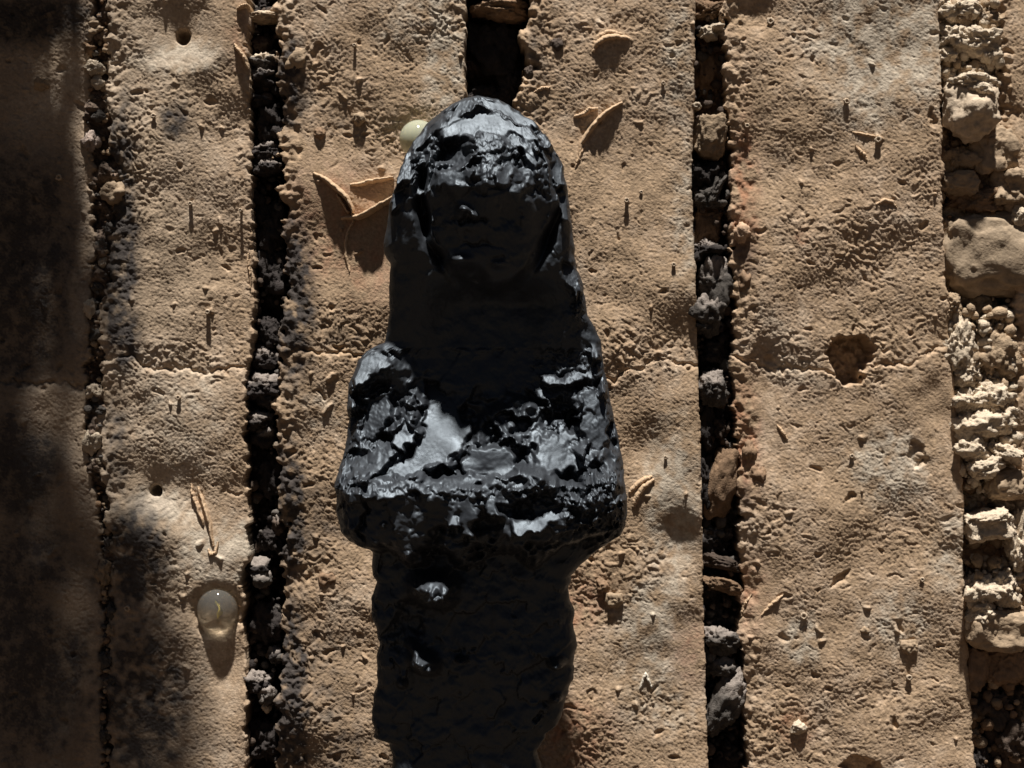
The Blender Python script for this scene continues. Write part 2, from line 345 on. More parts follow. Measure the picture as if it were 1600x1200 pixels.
V = np.stack([(X - 800) * S, -H * S, (600 - Y) * S], -1).reshape(-1, 3); CF = C.reshape(-1, 3)
nr, nc = SH
idx = np.arange(nr * nc).reshape(nr, nc)
F = np.stack([idx[:-1, :-1], idx[1:, :-1], idx[1:, 1:], idx[:-1, 1:]], -1).reshape(-1, 4)
reg_f = np.maximum.reduce([np.where((REG[a, b] % 2) == 0, REG[a, b], -1) for a, b in ((slice(0, -1), slice(0, -1)), (slice(1, None), slice(0, -1)), (slice(1, None), slice(1, None)), (slice(0, -1), slice(1, None)))])
reg_f = np.where(reg_f < 0, REG[:-1, :-1], reg_f).ravel()
low_f = (dj[:-1, :-1] > 0).ravel()

wall = empty('earth_wall', (0, 0, (600 - 1360) * S), 'tan rammed earth wall of upright panels with dark crumbling joints', 'wall')
OFF = np.array(wall.location, np.float32)
V = V - OFF
panel = {}; fill = {}
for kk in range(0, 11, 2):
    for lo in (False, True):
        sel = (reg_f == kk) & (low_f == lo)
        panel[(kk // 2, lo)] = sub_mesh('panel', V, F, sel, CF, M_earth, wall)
for kk in range(1, 10, 2):
    fill[kk // 2] = sub_mesh('joint_fill', V, F, reg_f == kk, CF, M_fill, wall)

# the wall goes on beyond the frame: plainer panels around the detailed field, dark soil behind them
def plain(name, x0, x1, y0, y1, base, colr, mat, seed, amp=3.0):
    n_x = max(3, int((x1 - x0) / 12)); n_y = max(3, int((y1 - y0) / 12))
    gx_, gy_ = np.meshgrid(np.linspace(x0, x1, n_x), np.linspace(y0, y1, n_y))
    h_ = base + amp * band(gx_.shape, 12, 26, 300, 1.2, seed); h_[:, 0] -= 60; h_[:, -1] -= 60
    ix_ = np.arange(gx_.size).reshape(gx_.shape)
    f_ = np.stack([ix_[:-1, :-1], ix_[1:, :-1], ix_[1:, 1:], ix_[:-1, 1:]], -1).reshape(-1, 4)
    v_ = np.stack([(gx_ - 800) * S, -h_ * S, (600 - gy_) * S], -1).reshape(-1, 3) - OFF
    c_ = np.asarray(colr)[None, :] * (1 + .10 * band(gx_.shape, 12, 30, 200, 1, seed + 1)).reshape(-1, 1)
    make_mesh(name, v_, f_, c_, mat, wall)
for i_, (a_, b_, cc_) in enumerate([(-240, 150, SOOT_SHADE * 2.5), (181, 386, TAN), (427, 727, TAN), (829, 1085, TAN), (1133, 1467, TAN), (1562, 1900, OCH)]):
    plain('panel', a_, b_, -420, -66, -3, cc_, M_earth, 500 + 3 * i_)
for i_, (a_, b_, cc_) in enumerate([(-560, -266, SOOT_SHADE * 2), (-240, -64, SOOT_SHADE * 2), (1664, 1900, OCH), (1950, 2260, TAN)]):
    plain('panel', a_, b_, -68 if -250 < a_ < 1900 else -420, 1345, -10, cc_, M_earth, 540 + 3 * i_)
plain('backing_soil', -620, 2320, -430, 1350, -128, D1, M_fill, 570, 6)

def hat(x, y):
    j = int(np.clip(round((x - xs[0]) / Q), 0, nc - 1)); i = int(np.clip(round((y - ys[0]) / Q), 0, nr - 1)); return H[i, j], REG[i, j], dj[i, j]
def owner(x, y):
    h, r, d = hat(x, y)
    return fill[r // 2] if r % 2 else panel[(r // 2, bool(d > 0))]

def smooth_col(base, P3, seed, var=0.2):
    n = vnoise3(P3 / 14.0, seed) * 0.6 + vnoise3(P3 / 5.0, seed + 1) * 0.4
    return np.asarray(base)[None, :] * np.clip(1 + var * n, 0.3, 1.9)[:, None]

# ------------------------------------------------------------------ clods and stones lodged in the joints
_ico = {}
def ico(n):
    if n not in _ico:
        import bmesh
        bm = bmesh.new(); bmesh.ops.create_icosphere(bm, subdivisions=n, radius=1.0)
        v = np.array([p.co[:] for p in bm.verts]); f = np.array([[q.index for q in p.verts] for p in bm.faces]); bm.free(); _ico[n] = (v, f)
    return _ico[n]

def worley3(Pn, seed):
    i = np.floor(Pn).astype(np.int64); f1 = np.full(len(Pn), 9.0)
    for a in (-1, 0, 1):
        for b in (-1, 0, 1):
            for c in (-1, 0, 1):
                j = i + (a, b, c); ux = j[:, 0] + j[:, 2] * 57; uy = j[:, 1] + j[:, 2] * 131
                q = j + np.stack([hsh(ux, uy, 1, seed), hsh(ux, uy, 2, seed), hsh(ux, uy, 3, seed)], -1)
                f1 = np.minimum(f1, ((Pn - q) ** 2).sum(1))
    return np.sqrt(f1)

def lump(name, x, y, d, rx, ry, rz, colr, rough=0.15, crumbs=0.0, csize=7.0, box=0.0, ang=0.0, seed=1, sub=4, mat=None, parent=None, var=0.25, lit_top=None):
    rough = rough * 1.25 + .05; crumbs = min(crumbs, .75); csize = 5.5
    v, f = ico(sub + 1); n = v.copy()
    if box: v = np.sign(v) * np.abs(v) ** (1 - box * 0.6)
    r = 1 + rough * (vnoise3(n * 1.3 + 7 * seed, seed) + 0.6 * vnoise3(n * 2.7 + seed, seed + 1) + 0.35 * vnoise3(n * 5.7, seed + 2) + 0.2 * vnoise3(n * 12.0, seed + 3))
    p = v * r[:, None] * np.array([rx, ry, rz])       # x right, y down, z out
    if crumbs:
        wv = np.clip(1 - (worley3(p / csize, seed) / 0.65) ** 2, 0, 1) * csize * .6 * crumbs
        wv += np.clip(1 - (worley3(p / (csize * .5), seed + 4) / 0.65) ** 2, 0, 1) * csize * .32 * crumbs
        wv += csize * .5 * crumbs * vnoise3(p / (csize * 1.6), seed + 6)
        p = p + n * wv[:, None]
    p = p + n * (1.3 * vnoise3(p / 4.2, seed + 11) + .8 * vnoise3(p / 2.3, seed + 12))[:, None] * min(1.0, rx / 16.0)
    a = math.radians(ang); c_, s_ = math.cos(a), math.sin(a)
    px = p[:, 0] * c_ - p[:, 1] * s_; py = p[:, 0] * s_ + p[:, 1] * c_
    cc = smooth_col(colr, p + seed * 31, seed, var)
    if lit_top is not None:  # upward faces tinted paler, light put into the colour
        t = ss(0.1, 0.7, -n[:, 1] + 0.3 * vnoise3(p / 9, seed + 8)); cc = cc * (1 - t[:, None]) + np.asarray(lit_top)[None, :] * t[:, None]
    loc = np.array(W(x, y, d)); vv = np.stack([px * S, -p[:, 2] * S, -py * S], -1)
    f2 = f[:, ::-1] if False else f
    o = make_mesh(name, vv, f2[:, ::-1], cc, mat or M_fill, None)
    par = parent or owner(x, y)
    o.parent = par; o.location = Vector(loc) - Vector(OFF)
    return o

BK = (0.036, 0.030, 0.028); GY = (0.10, 0.088, 0.078); TN = (0.34, 0.25, 0.165); CR = (0.54, 0.445, 0.335); BR = (0.24, 0.155, 0.095); DKB = (0.085, 0.062, 0.048)
# joint between the darkened left panel and the next (small, pale pebbles)
for q in [(142, 42, -8, 14, 9, 12, TN, .2, 0), (136, 72, -10, 11, 12, 12, BR, .2, .3), (143, 105, -4, 14, 10, 13, CR, .25, .6), (151, 128, -4, 10, 10, 11, CR, .1, .2), (150, 180, -6, 9, 7, 10, GY, .2, .4), (140, 220, -3, 12, 14, 12, (.42, .33, .28), .2, .7),
          (176, 300, -5, 18, 16, 15, TN, .15, .2), (170, 358, -6, 9, 8, 9, GY, .2, .5), (158, 385, -6, 10, 8, 9, GY, .2, .5), (158, 408, -6, 6, 6, 8, CR, .2, .3), (150, 448, -6, 8, 7, 9, GY, .2, .5), (139, 480, -2, 9, 14, 11, CR, .15, .2),
          (150, 520, -8, 10, 10, 10, GY, .2, .6), (145, 612, -4, 9, 8, 10, CR, .2, .6), (152, 640, -6, 8, 8, 9, GY, .2, .6), (143, 690, -3, 11, 16, 12, CR, .2, .7), (148, 720, -4, 8, 6, 9, CR, .2, .5), (133, 740, -6, 6, 6, 8, GY, .2, .3),
          (166, 815, -5, 6, 8, 8, GY, .2, .6), (168, 850, -5, 6, 9, 8, GY, .2, .6), (160, 895, -3, 10, 16, 10, TN, .2, .8), (171, 955, -5, 6, 12, 8, GY, .2, .6), (172, 985, -5, 6, 9, 8, TN, .2, .6), (163, 1032, -5, 8, 12, 9, GY, .2, .7), (175, 1065, -5, 7, 8, 8, GY, .2, .6), (178, 1100, -5, 8, 10, 8, DKB, .2, .7), (160, 1150, -5, 8, 10, 8, GY, .2, .7)]:
    lump('clod', q[0], q[1], q[2] - 5, q[3], q[4], q[5], tuple(c * .8 for c in q[6]), q[7] * 1.5, q[8] + .2, 6, seed=int(q[0] * 7 + q[1]), sub=3, mat=M_stone if q[8] < .3 else M_fill, parent=fill[0])
# second joint: black crumbling soil with tops painted as if lit
TOP_LIGHT = (0.24, 0.205, 0.18)  # pale grey painted on clod tops as their highlight
for q in [(412, 22, -30, 30, 9, 30, TN, .1, 0, CR), (400, 60, -48, 16, 14, 20, DKB, .2, .5, None), (410, 92, -26, 22, 13, 26, GY, .25, .7, CR), (405, 118, -30, 20, 16, 26, BK, .3, .7, TOP_LIGHT), (418, 190, -48, 20, 34, 30, BK, .3, .6, None), (402, 152, -34, 16, 10, 20, BK, .3, .6, TOP_LIGHT), (410, 232, -32, 22, 14, 26, BK, .25, .9, TOP_LIGHT), (415, 258, -26, 20, 12, 28, BK, .25, .8, TOP_LIGHT),
          (415, 350, -55, 24, 36, 26, BK, .3, .6, None), (420, 420, -55, 22, 40, 26, BK, .3, .6, None), (418, 520, -50, 22, 26, 24, BK, .3, .8, None), (412, 560, -38, 20, 16, 22, BK, .25, .9, TOP_LIGHT), (408, 605, -22, 26, 17, 30, BK, .25, 1.0, TOP_LIGHT), (420, 622, -28, 17, 14, 24, BK, .25, .9, TOP_LIGHT), (404, 660, -24, 20, 13, 27, BK, .25, 1.0, TOP_LIGHT), (410, 684, -28, 16, 15, 24, BK, .25, 1.0, TOP_LIGHT),
          (412, 745, -55, 24, 40, 26, BK, .3, .6, None), (432, 820, -34, 11, 18, 18, DKB, .3, .8, TOP_LIGHT), (418, 845, -46, 22, 20, 24, BK, .3, .8, None), (398, 890, -24, 18, 12, 22, BK, .25, .9, TOP_LIGHT), (406, 906, -18, 15, 14, 22, GY, .2, .8, TOP_LIGHT), (412, 980, -50, 24, 34, 28, BK, .3, .7, None), (426, 1030, -38, 8, 12, 14, BK, .3, .8, TOP_LIGHT), (400, 1070, -26, 20, 14, 24, BK, .25, 1., TOP_LIGHT), (415, 1090, -22, 13, 15, 22, GY, .25, 1., TOP_LIGHT), (414, 1108, -26, 8, 8, 14, CR, .2, .5, None), (410, 1170, -46, 24, 30, 30, BK, .3, .8, None)]:
    lump('clod', q[0], q[1], q[2], q[3], q[4], q[5], q[6], q[7], q[8], 7.5, seed=int(q[0] * 3 + q[1] * 5), sub=4 if q[3] > 19 else 3, parent=fill[1], lit_top=q[9], var=.4)
# joint behind the head; top clod is unseen, added to shade it
for q in [(776, -70, -30, 46, 26, 44, DKB, .2, .6), (780, 8, -50, 44, 14, 40, BR, .2, .4), (770, 60, -74, 40, 40, 30, BK, .3, .5), (760, 140, -84, 30, 18, 30, BK, .3, .8), (800, 128, -84, 26, 40, 30, BK, .3, .8), (775, 1230, -50, 40, 30, 40, BK, .3, .6)]:
    lump('clod', *q[:9], 9, seed=int(q[1] + 900), sub=4, parent=fill[2], var=.35)
# third joint: grey rubble and water-worn stones
for q in [('clod', 1110, 10, -40, 26, 12, 30, BR, .2, .4, 0, 0, None), ('clod', 1108, 48, -22, 15, 10, 20, CR, .2, .9, 0, 0, None), ('clod', 1122, 40, -24, 9, 9, 18, CR, .2, .9, 0, 0, None), ('clod', 1112, 105, -62, 26, 46, 20, BR, .25, .5, 0, 0, None),
          ('clod', 1088, 164, -12, 6, 4, 8, CR, .2, .3, 0, 0, None), ('stone', 1110, 208, -30, 27, 34, 30, TN, .09, 0, .5, 6, None), ('clod', 1105, 265, -52, 24, 24, 28, BK, .3, .7, 0, 0, None), ('stone', 1122, 290, -34, 9, 26, 22, GY, .15, .2, .3, 24, None), ('stone', 1108, 308, -34, 20, 13, 26, GY, .15, .2, .4, 0, None), ('stone', 1112, 350, -50, 22, 34, 24, BR, .1, 0, .6, 4, None),
          ('clod', 1104, 388, -34, 24, 20, 26, BK, .3, 1., 0, 0, TOP_LIGHT), ('clod', 1118, 440, -30, 24, 40, 26, GY, .2, 1.1, 0, 0, TOP_LIGHT), ('clod', 1110, 490, -28, 26, 30, 28, GY, .2, 1.1, 0, 0, TOP_LIGHT), ('clod', 1100, 512, -28, 14, 10, 24, GY, .2, 1.1, 0, 0, TOP_LIGHT), ('stone', 1120, 548, -52, 22, 16, 24, BK, .15, .1, .4, 0, None), ('stone', 1117, 604, -16, 20, 25, 24, GY, .15, .7, 0, -14, TOP_LIGHT),
          ('clod', 1108, 680, -50, 22, 46, 26, BK, .3, .7, 0, 0, None), ('clod', 1128, 668, -34, 11, 14, 18, DKB, .3, .8, 0, 0, None), ('stone', 1133, 755, -28, 24, 58, 26, BR, .08, .05, .3, 12, None), ('clod', 1106, 748, -34, 14, 38, 22, BK, .25, .7, 0, 0, None), ('clod', 1124, 850, -50, 24, 24, 26, BK, .3, .8, 0, 0, TOP_LIGHT), ('stone', 1130, 882, -34, 28, 11, 26, DKB, .1, .1, .4, 14, None), ('stone', 1132, 916, -28, 30, 10, 28, BR, .1, .1, .4, 16, None),
          ('clod', 1126, 1002, -18, 24, 18, 26, GY, .2, .9, 0, 0, TOP_LIGHT), ('clod', 1108, 1040, -34, 12, 20, 20, GY, .25, 1., 0, 0, TOP_LIGHT), ('clod', 1132, 1046, -22, 16, 12, 22, GY, .2, 1., 0, 0, TOP_LIGHT), ('stone', 1134, 1108, -20, 22, 52, 26, GY, .12, .7, .2, 24, TOP_LIGHT), ('clod', 1128, 1190, -52, 26, 30, 26, BK, .3, .8, 0, 0, None)]:
    lump(q[0], *q[1:7], tuple(c * .72 for c in q[7]), q[8] * 1.3 + .04, q[9] + .22, 6, box=q[10], ang=q[11], seed=int(q[1] + q[2] * 3), sub=4 if max(q[4], q[5]) > 19 else 3, parent=fill[3], lit_top=q[12], mat=M_fill, var=.45)
# right joint: cream rubble, big rounded stones
for q in [('clod', 1500, 12, -24, 26, 18, 24, CR, .25, .7, 0, 0), ('clod', 1540, 26, -30, 30, 20, 22, TN, .25, .7, 0, 0), ('clod', 1492, 54, -14, 20, 15, 22, CR, .25, .9, 0, 0), ('clod', 1535, 60, -18, 34, 22, 26, CR, .25, .5, 0, 12), ('clod', 1484, 86, -12, 12, 9, 16, CR, .25, .9, 0, 0), ('clod', 1550, 85, -22, 16, 14, 20, CR, .25, .9, 0, 0),
          ('stone', 1518, 172, 0, 43, 42, 40, (0.47, .375, .275), .08, .14, .15, 0), ('clod', 1516, 132, 8, 34, 11, 26, CR, .2, 1., 0, 8), ('clod', 1530, 146, 22, 18, 9, 16, CR, .2, 1., 0, 28), ('clod', 1500, 250, -30, 28, 24, 26, TN, .25, .4, 0, 0), ('stone', 1558, 232, -22, 36, 38, 24, TN, .15, .2, .4, -10), ('stone', 1506, 284, -28, 30, 18, 26, TN, .12, .1, .4, 0), ('stone', 1588, 290, -20, 30, 26, 26, TN, .15, .1, .4, 0), ('clod', 1540, 310, -34, 40, 18, 22, BR, .25, .5, 0, 0), ('clod', 1596, 335, -12, 10, 14, 16, CR, .2, 1., 0, 0),
          ('stone', 1551, 392, -40, 78, 66, 44, (0.33, .25, .17), .07, .06, .55, 0), ('clod', 1490, 478, -18, 14, 20, 20, TN, .25, .9, 0, 0), ('clod', 1500, 540, -14, 22, 38, 24, CR, .2, 1.1, 0, 0), ('clod', 1514, 582, -14, 20, 20, 22, CR, .2, 1.1, 0, 0), ('clod', 1560, 560, -24, 30, 40, 20, TN, .25, 1., 0, 0), ('clod', 1512, 625, -10, 24, 22, 24, CR, .2, 1.1, 0, 0), ('clod', 1550, 620, -12, 30, 22, 22, CR, .2, 1.1, 0, 0), ('clod', 1530, 664, -8, 32, 24, 26, CR, .2, 1.1, 0, 0), ('clod', 1568, 650, -14, 22, 24, 22, CR, .2, 1.1, 0, 0), ('clod', 1520, 700, -4, 24, 22, 26, CR, .2, 1.1, 0, 0),
          ('stone', 1538, 728, 6, 26, 15, 26, CR, .12, .5, .3, -10), ('stone', 1570, 708, 2, 24, 11, 24, CR, .12, .5, .3, 18), ('stone', 1578, 757, -8, 34, 24, 26, TN, .08, .08, .3, -8), ('clod', 1512, 752, -34, 20, 20, 20, BR, .2, .4, 0, 0), ('stone', 1540, 822, 6, 36, 24, 32, CR, .12, .35, .5, -8), ('clod', 1540, 808, 14, 32, 10, 28, CR, .15, 1., 0, -8), ('clod', 1590, 850, -6, 12, 44, 20, CR, .2, 1., 0, 8), ('clod', 1535, 872, -36, 36, 24, 18, BR, .2, .5, 0, 0),
          ('clod', 1528, 925, 4, 26, 24, 26, CR, .2, 1.1, 0, 0), ('clod', 1565, 920, 0, 26, 22, 26, CR, .2, 1.1, 0, 0), ('clod', 1528, 955, 2, 20, 14, 24, CR, .2, 1.1, 0, 0), ('stone', 1562, 985, -10, 50, 36, 36, TN, .08, .1, .4, 4), ('stone', 1530, 1048, -30, 20, 34, 22, BR, .12, .1, .5, 6), ('stone', 1580, 1040, -30, 30, 28, 22, BR, .14, .2, .4, 0), ('clod', 1560, 1110, -40, 30, 30, 22, DKB, .25, .7, 0, 0), ('clod', 1590, 1170, -40, 30, 36, 22, DKB, .25, .7, 0, 0), ('clod', 1545, 1200, -44, 20, 30, 20, BK, .25, .7, 0, 0)]:
    lump(q[0], *q[1:7], q[7], q[8] * 1.3 + .02, q[9] + .15, 6, box=q[10], ang=q[11], seed=int(q[1] * 2 + q[2]), sub=4 if max(q[4], q[5]) > 19 else 3, parent=fill[4], mat=M_stone if q[0] == 'stone' and q[9] < .3 else M_fill, var=.25)
# loose crumbs lying over the clods, too many to count
def crumbs(parent, xa, xb, ya, yb, n, base, cols_, seed, dmin, dmax, rmin=2.5, rmax=6.5):
    r = np.random.default_rng(seed); v, f = ico(2); VV = []; FF = []; CC = []
    for i in range(n):
        y = r.uniform(ya, yb); x = r.uniform(xa(y), xb(y)); d = base + r.uniform(dmin, dmax); s_ = rmin + (rmax - rmin) * r.random() ** 2
        p = v * (1 + .35 * vnoise3(v * 1.7 + i * 3.1, seed))[:, None] * s_ * r.uniform(.7, 1.3, 3)
        VV.append(np.stack([(x + p[:, 0] - 800) * S, -(d + p[:, 2]) * S, (600 - y - p[:, 1]) * S], -1) - OFF); FF.append(f[:, ::-1] + len(v) * i)
        CC.append(np.tile(np.array(cols_[r.integers(len(cols_))]) * r.uniform(.75, 1.2), (len(v), 1)))
    o = make_mesh('crumbs', np.concatenate(VV), np.concatenate(FF), np.concatenate(CC), M_fill, parent); o['kind'] = 'stuff'
def er(n): return lambda y: pl(y, E[n])
crumbs(fill[4], er('R4'), er('L5'), 480, 770, 620, -22, [CR, CR, TN], 1, -6, 18, 2.5, 11); crumbs(fill[4], er('R4'), er('L5'), 0, 160, 260, -26, [CR, TN], 2, -6, 16, 2.5, 10); crumbs(fill[4], er('R4'), er('L5'), 870, 980, 220, -14, [CR, TN], 3, -8, 20, 2.5, 10); crumbs(fill[4], er('R4'), er('L5'), 160, 1200, 420, -36, [TN, BR], 4, -6, 14, 3, 11)
crumbs(fill[1], er('R1'), er('L2'), 0, 1200, 520, -64, [BK, BK, DKB, GY], 5, -6, 36, 2.5, 10); crumbs(fill[3], er('R3'), er('L4'), 0, 1200, 520, -54, [BK, GY, DKB, DKB], 6, -6, 30, 2.5, 9); crumbs(fill[0], er('R0'), er('L1'), 0, 1200, 330, -16, [DKB, GY, BR, TN], 7, -6, 12, 2, 6)
# pebbles set in the panels
for q in [(468, 92, -4, 22, 24, 22, TN), (1162, 364, -2, 15, 16, 16, (0.44, .30, .20)), (960, 938, 1, 13, 11, 10, TN), (940, 915, -2, 10, 11, 9, BR), (870, 70, -1, 9, 10, 8, DKB), (1250, 372, -1, 10, 9, 6, RUST), (1248, 1137, 2, 12, 9, 9, CR), (1240, 812, -1, 16, 18, 13, TN), (512, 905, 0, 14, 13, 9, BR), (1420, 1010, 0, 14, 10, 6, TN), (1350, 985, 1, 11, 9, 8, TN),
          (1172, 705, -4, 10, 18, 13, BR), (1186, 742, -2, 13, 16, 11, BR), (1167, 440, -6, 12, 22, 14, BR), (60, 130, -2, 10, 9, 10, TN), (68, 128, -3, 7, 8, 8, TN), (828, 112, -8, 9, 10, 9, DKB), (500, 208, 0, 9, 9, 8, BR), (560, 185, 0, 10, 9, 8, TN)]:
    lump('pebble', q[0], q[1], q[2] - q[5] * .45, *q[3:6], q[6], .2, .35, 6, seed=int(q[0] + q[1] * 2), sub=3, mat=M_stone, var=.2)

# ------------------------------------------------------------------ small pins left in the face of the wall
def pin(x, y, r, L, parent):
    L = L * .72; r = r * .9
    h0, _, _ = hat(x, y); n = 14; prof = [(r * .75, -6), (r * .8, L * .55), (r * 1.05, L * .8), (r * 1.1, L), (r * .75, L + 1.2), (r * .45, L + .4), (r * .35, L - 2.5), (0.01, L - 3)]
    v = []; f = []
    rr = np.random.default_rng(int(x + y)); tilt = rr.uniform(-.12, .12, 2)
    for (a, d) in prof:
        for k_ in range(n):
            t = 2 * math.pi * k_ / n; jr = 1 + .14 * rr.standard_normal()
            v.append(((a * jr * math.cos(t) + tilt[0] * d) * S, -d * S, (a * jr * math.sin(t) + tilt[1] * d) * S))
    for i in range(len(prof) - 1):
        for k_ in range(n):
            b0 = i * n + k_; b1 = i * n + (k_ + 1) % n; f.append((b0, b1, b1 + n, b0 + n))
    cc = np.tile(np.array([0.44, 0.345, 0.25]), (len(v), 1))
    o = make_mesh('pin', np.array(v), f, cc, M_earth, parent); o.location = Vector(W(x, y, h0)) - Vector(OFF)
for (x, y, r, L) in [(241, 182, 4, 9), (93, 278, 5, 13), (297, 318, 3.5, 12), (377, 328, 3, 16), (325, 487, 4, 17), (280, 622, 4, 11), (555, 72, 3, 10), (980, 314, 4.2, 14), (1052, 414, 3.6, 9), (1322, 160, 5, 9), (1371, 220, 5.5, 13), (1255, 962, 6.5, 5), (1420, 1058, 5, 9), (1331, 713, 4, 6), (1040, 715, 3, 7), (200, 950, 5, 10), (1205, 32, 6, 4), (1002, 300, 3, 4), (1358, 345, 3, 4), (1036, 130, 3.5, 6), (1168, 195, 4, 6), (1440, 905, 4, 4)]:
    pin(x, y, r, L, owner(x, y))

# ------------------------------------------------------------------ thin raised fins of earth, like the edges of pressed leaves
def fin(pts, hgt, thick, parent, seed, flare=0.0, colr=(0.50, .355, .23)):
    """ridge along pts (x, y); hgt = list of heights along it"""
    pts = np.array(pts, float); t = np.linspace(0, 1, len(pts)); n = 48; tt = np.linspace(0, 1, n)
    def sm(a):
        b = np.interp(tt, t, a)
        for _ in range(3): b[1:-1] = (b[:-2] + 2 * b[1:-1] + b[2:]) / 4
        return b
    x = sm(pts[:, 0]); y = sm(pts[:, 1]); hh = np.interp(tt, np.linspace(0, 1, len(hgt)), hgt)
    r = np.random.default_rng(seed); sn = lambda: np.convolve(r.standard_normal(n + 8), [.1, .2, .4, .2, .1], 'same')[4:-4]
    hh = hh * (.72 if seed > 5 else .78) * (1 + .09 * sn()); x = x + .8 * sn(); y = y + .8 * sn()
    dx = np.gradient(x); dy = np.gradient(y); L_ = np.hypot(dx, dy); nx, ny = -dy / L_, dx / L_
    sec = [(-1.5, -5), (-1.15, .25), (-.8, .6), (-.62, .85), (-.3, 1.0), (.3, .98), (.6, .8), (.75, .5), (1.0, .2), (1.4, -5)]
    v = []; m = len(sec)
    for i in range(n):
        base = hat(x[i], y[i])[0]; th = .95 * thick * (.35 + .65 * math.sin(math.pi * min(max(tt[i], .03), .97)) ** .5) * (1 + .04 * r.standard_normal())
        for (a, b) in sec:
            d = base + (hh[i] * b if b > 0 else b); off = a * th * .5 - flare * max(b, 0) * hh[i]
            jx = .2 * r.standard_normal()
            v.append(np.array(W(x[i] + nx[i] * off + jx, y[i] + ny[i] * off, d)) - OFF)
    f = [(i * m + j, i * m + j + 1, (i + 1) * m + j + 1, (i + 1) * m + j) for i in range(n - 1) for j in range(m - 1)]
    cc = np.tile(np.array(colr), (len(v), 1)) * (1 + .08 * r.standard_normal((len(v), 1)))
    make_mesh('fin', np.array(v), f, cc, M_earth, parent)
fin([(490, 271), (508, 280), (525, 294), (540, 308), (548, 320), (552, 334)], [4, 14, 24, 28, 30, 20], 8, panel[(2, False)], 1)
fin([(527, 304), (536, 318), (545, 334)], [6, 16, 16], 5, panel[(2, False)], 2)
fin([(533, 341), (550, 340), (566, 338), (585, 327), (600, 318), (622, 306), (640, 296)], [5, 20, 32, 36, 36, 34, 30], 9, panel[(2, False)], 3)
fin([(547, 289), (570, 285), (590, 281), (615, 277)], [5, 14, 20, 18], 7, panel[(2, False)], 4)
fin([(552, 345), (544, 360), (540, 380), (541, 402), (546, 425)], [10, 6, 5, 4, 2], 5, panel[(2, False)], 5)
fin([(905, 250), (908, 226), (918, 208), (932, 190), (950, 173), (974, 160)], [2, 7, 16, 20, 18, 5], 8, panel[(3, False)], 6)
fin([(899, 262), (907, 240), (914, 228)], [3, 5, 4], 4, panel[(3, False)], 7)
fin([(897, 181), (910, 179), (922, 171), (934, 169)], [4, 10, 12, 4], 7, panel[(3, False)], 8)
fin([(926, 82), (932, 68), (944, 60), (962, 57), (983, 60)], [3, 12, 16, 15, 4], 9, panel[(3, False)], 9, flare=-.15)
fin([(928, 72), (936, 58), (950, 50), (972, 54)], [2, 6, 7, 2], 8, panel[(3, False)], 10)
fin([(834, 144), (846, 138), (860, 136)], [2, 6, 3], 5, panel[(3, False)], 11)
fin([(990, 792), (996, 775), (1006, 760), (1022, 750)], [3, 9, 12, 5], 9, panel[(3, True)], 12)
fin([(983, 770), (993, 760), (1008, 748), (1018, 746)], [3, 6, 8, 3], 8, panel[(3, True)], 13)
fin([(1000, 1076), (1009, 1052), (1018, 1076)], [2, 8, 2], 5, panel[(3, True)], 14, colr=(.62, .56, .47))
fin([(296, 756), (300, 775), (308, 795), (318, 820)], [6, 12, 12, 6], 6, panel[(1, True)], 15)
fin([(307, 760), (314, 780), (322, 800), (330, 830), (334, 852)], [4, 10, 14, 12, 6], 6, panel[(1, True)], 16)
fin([(326, 858), (330, 866), (338, 862), (341, 846)], [3, 7, 7, 4], 5, panel[(1, True)], 17)
fin([(1216, 665), (1224, 676), (1230, 686)], [3, 8, 3], 5, panel[(4, True)], 18)
fin([(1190, 962), (1202, 948), (1214, 938), (1225, 928)], [2, 6, 7, 3], 5, panel[(4, True)], 19)
fin([(1336, 228), (1346, 238), (1354, 250)], [3, 7, 3], 6, panel[(4, False)], 20)
fin([(1368, 320), (1380, 314), (1392, 316), (1400, 325)], [2, 6, 6, 2], 6, panel[(4, False)], 21)
fin([(1332, 207), (1350, 210), (1372, 214)], [2, 5, 2], 4, panel[(4, False)], 22)
fin([(367, 70), (375, 80), (384, 94), (389, 110)], [4, 16, 18, 10], 6, panel[(1, False)], 23)
fin([(372, 16), (382, 12), (392, 10)], [8, 18, 20], 6, panel[(1, False)], 24)
fin([(388, 395), (386, 410), (390, 425), (391, 450)], [3, 8, 8, 3], 4, panel[(1, False)], 25)
fin([(1160, 965), (1166, 945), (1176, 930)], [2, 5, 2], 4, panel[(4, True)], 26)

# ------------------------------------------------------------------ unseen slab added above the frame, shaped to shade the wall's left
T = math.tan(el); yo = -330.0
q = 7.0
lx = np.arange(-760, 430, q); ld = np.arange(-40, 470, q); LX, LD = np.meshgrid(lx, ld)
rng = band(LX.shape, q, 14, 120, 1.0, 201)
yw = yo + LD * T                      # where the sun carries this spot of the slab down the wall
lim = pl(yw, [(-400, 300), (-150, 150), (-40, 130), (60, 118), (150, 96), (260, 122), (400, 158), (540, 150), (600, 118), (720, 120), (770, 135), (830, 205), (900, 245), (1000, 265), (1100, 285), (1250, 300), (1500, 320)])
keep = LX + rng * 24 + 10 * band(LX.shape, q, 60, 300, 1, 204) < lim + 4
for (hx, hy, hr_, hry) in [(66, 622, 34, 36), (118, 650, 18, 50), (112, 945, 26, 26), (30, 930, 12, 24), (85, 1060, 16, 30), (55, 790, 16, 26), (250, 1090, 15, 45), (205, 1180, 15, 20), (60, 460, 16, 40), (300, 930, 12, 20), (-200, 500, 40, 90)]:
    keep &= ~((((LX - hx) / hr_) ** 2 + ((yw - hy) / hry) ** 2 + .25 * rng) < 1)
keep[LD > 440 + 9 * rng] = False
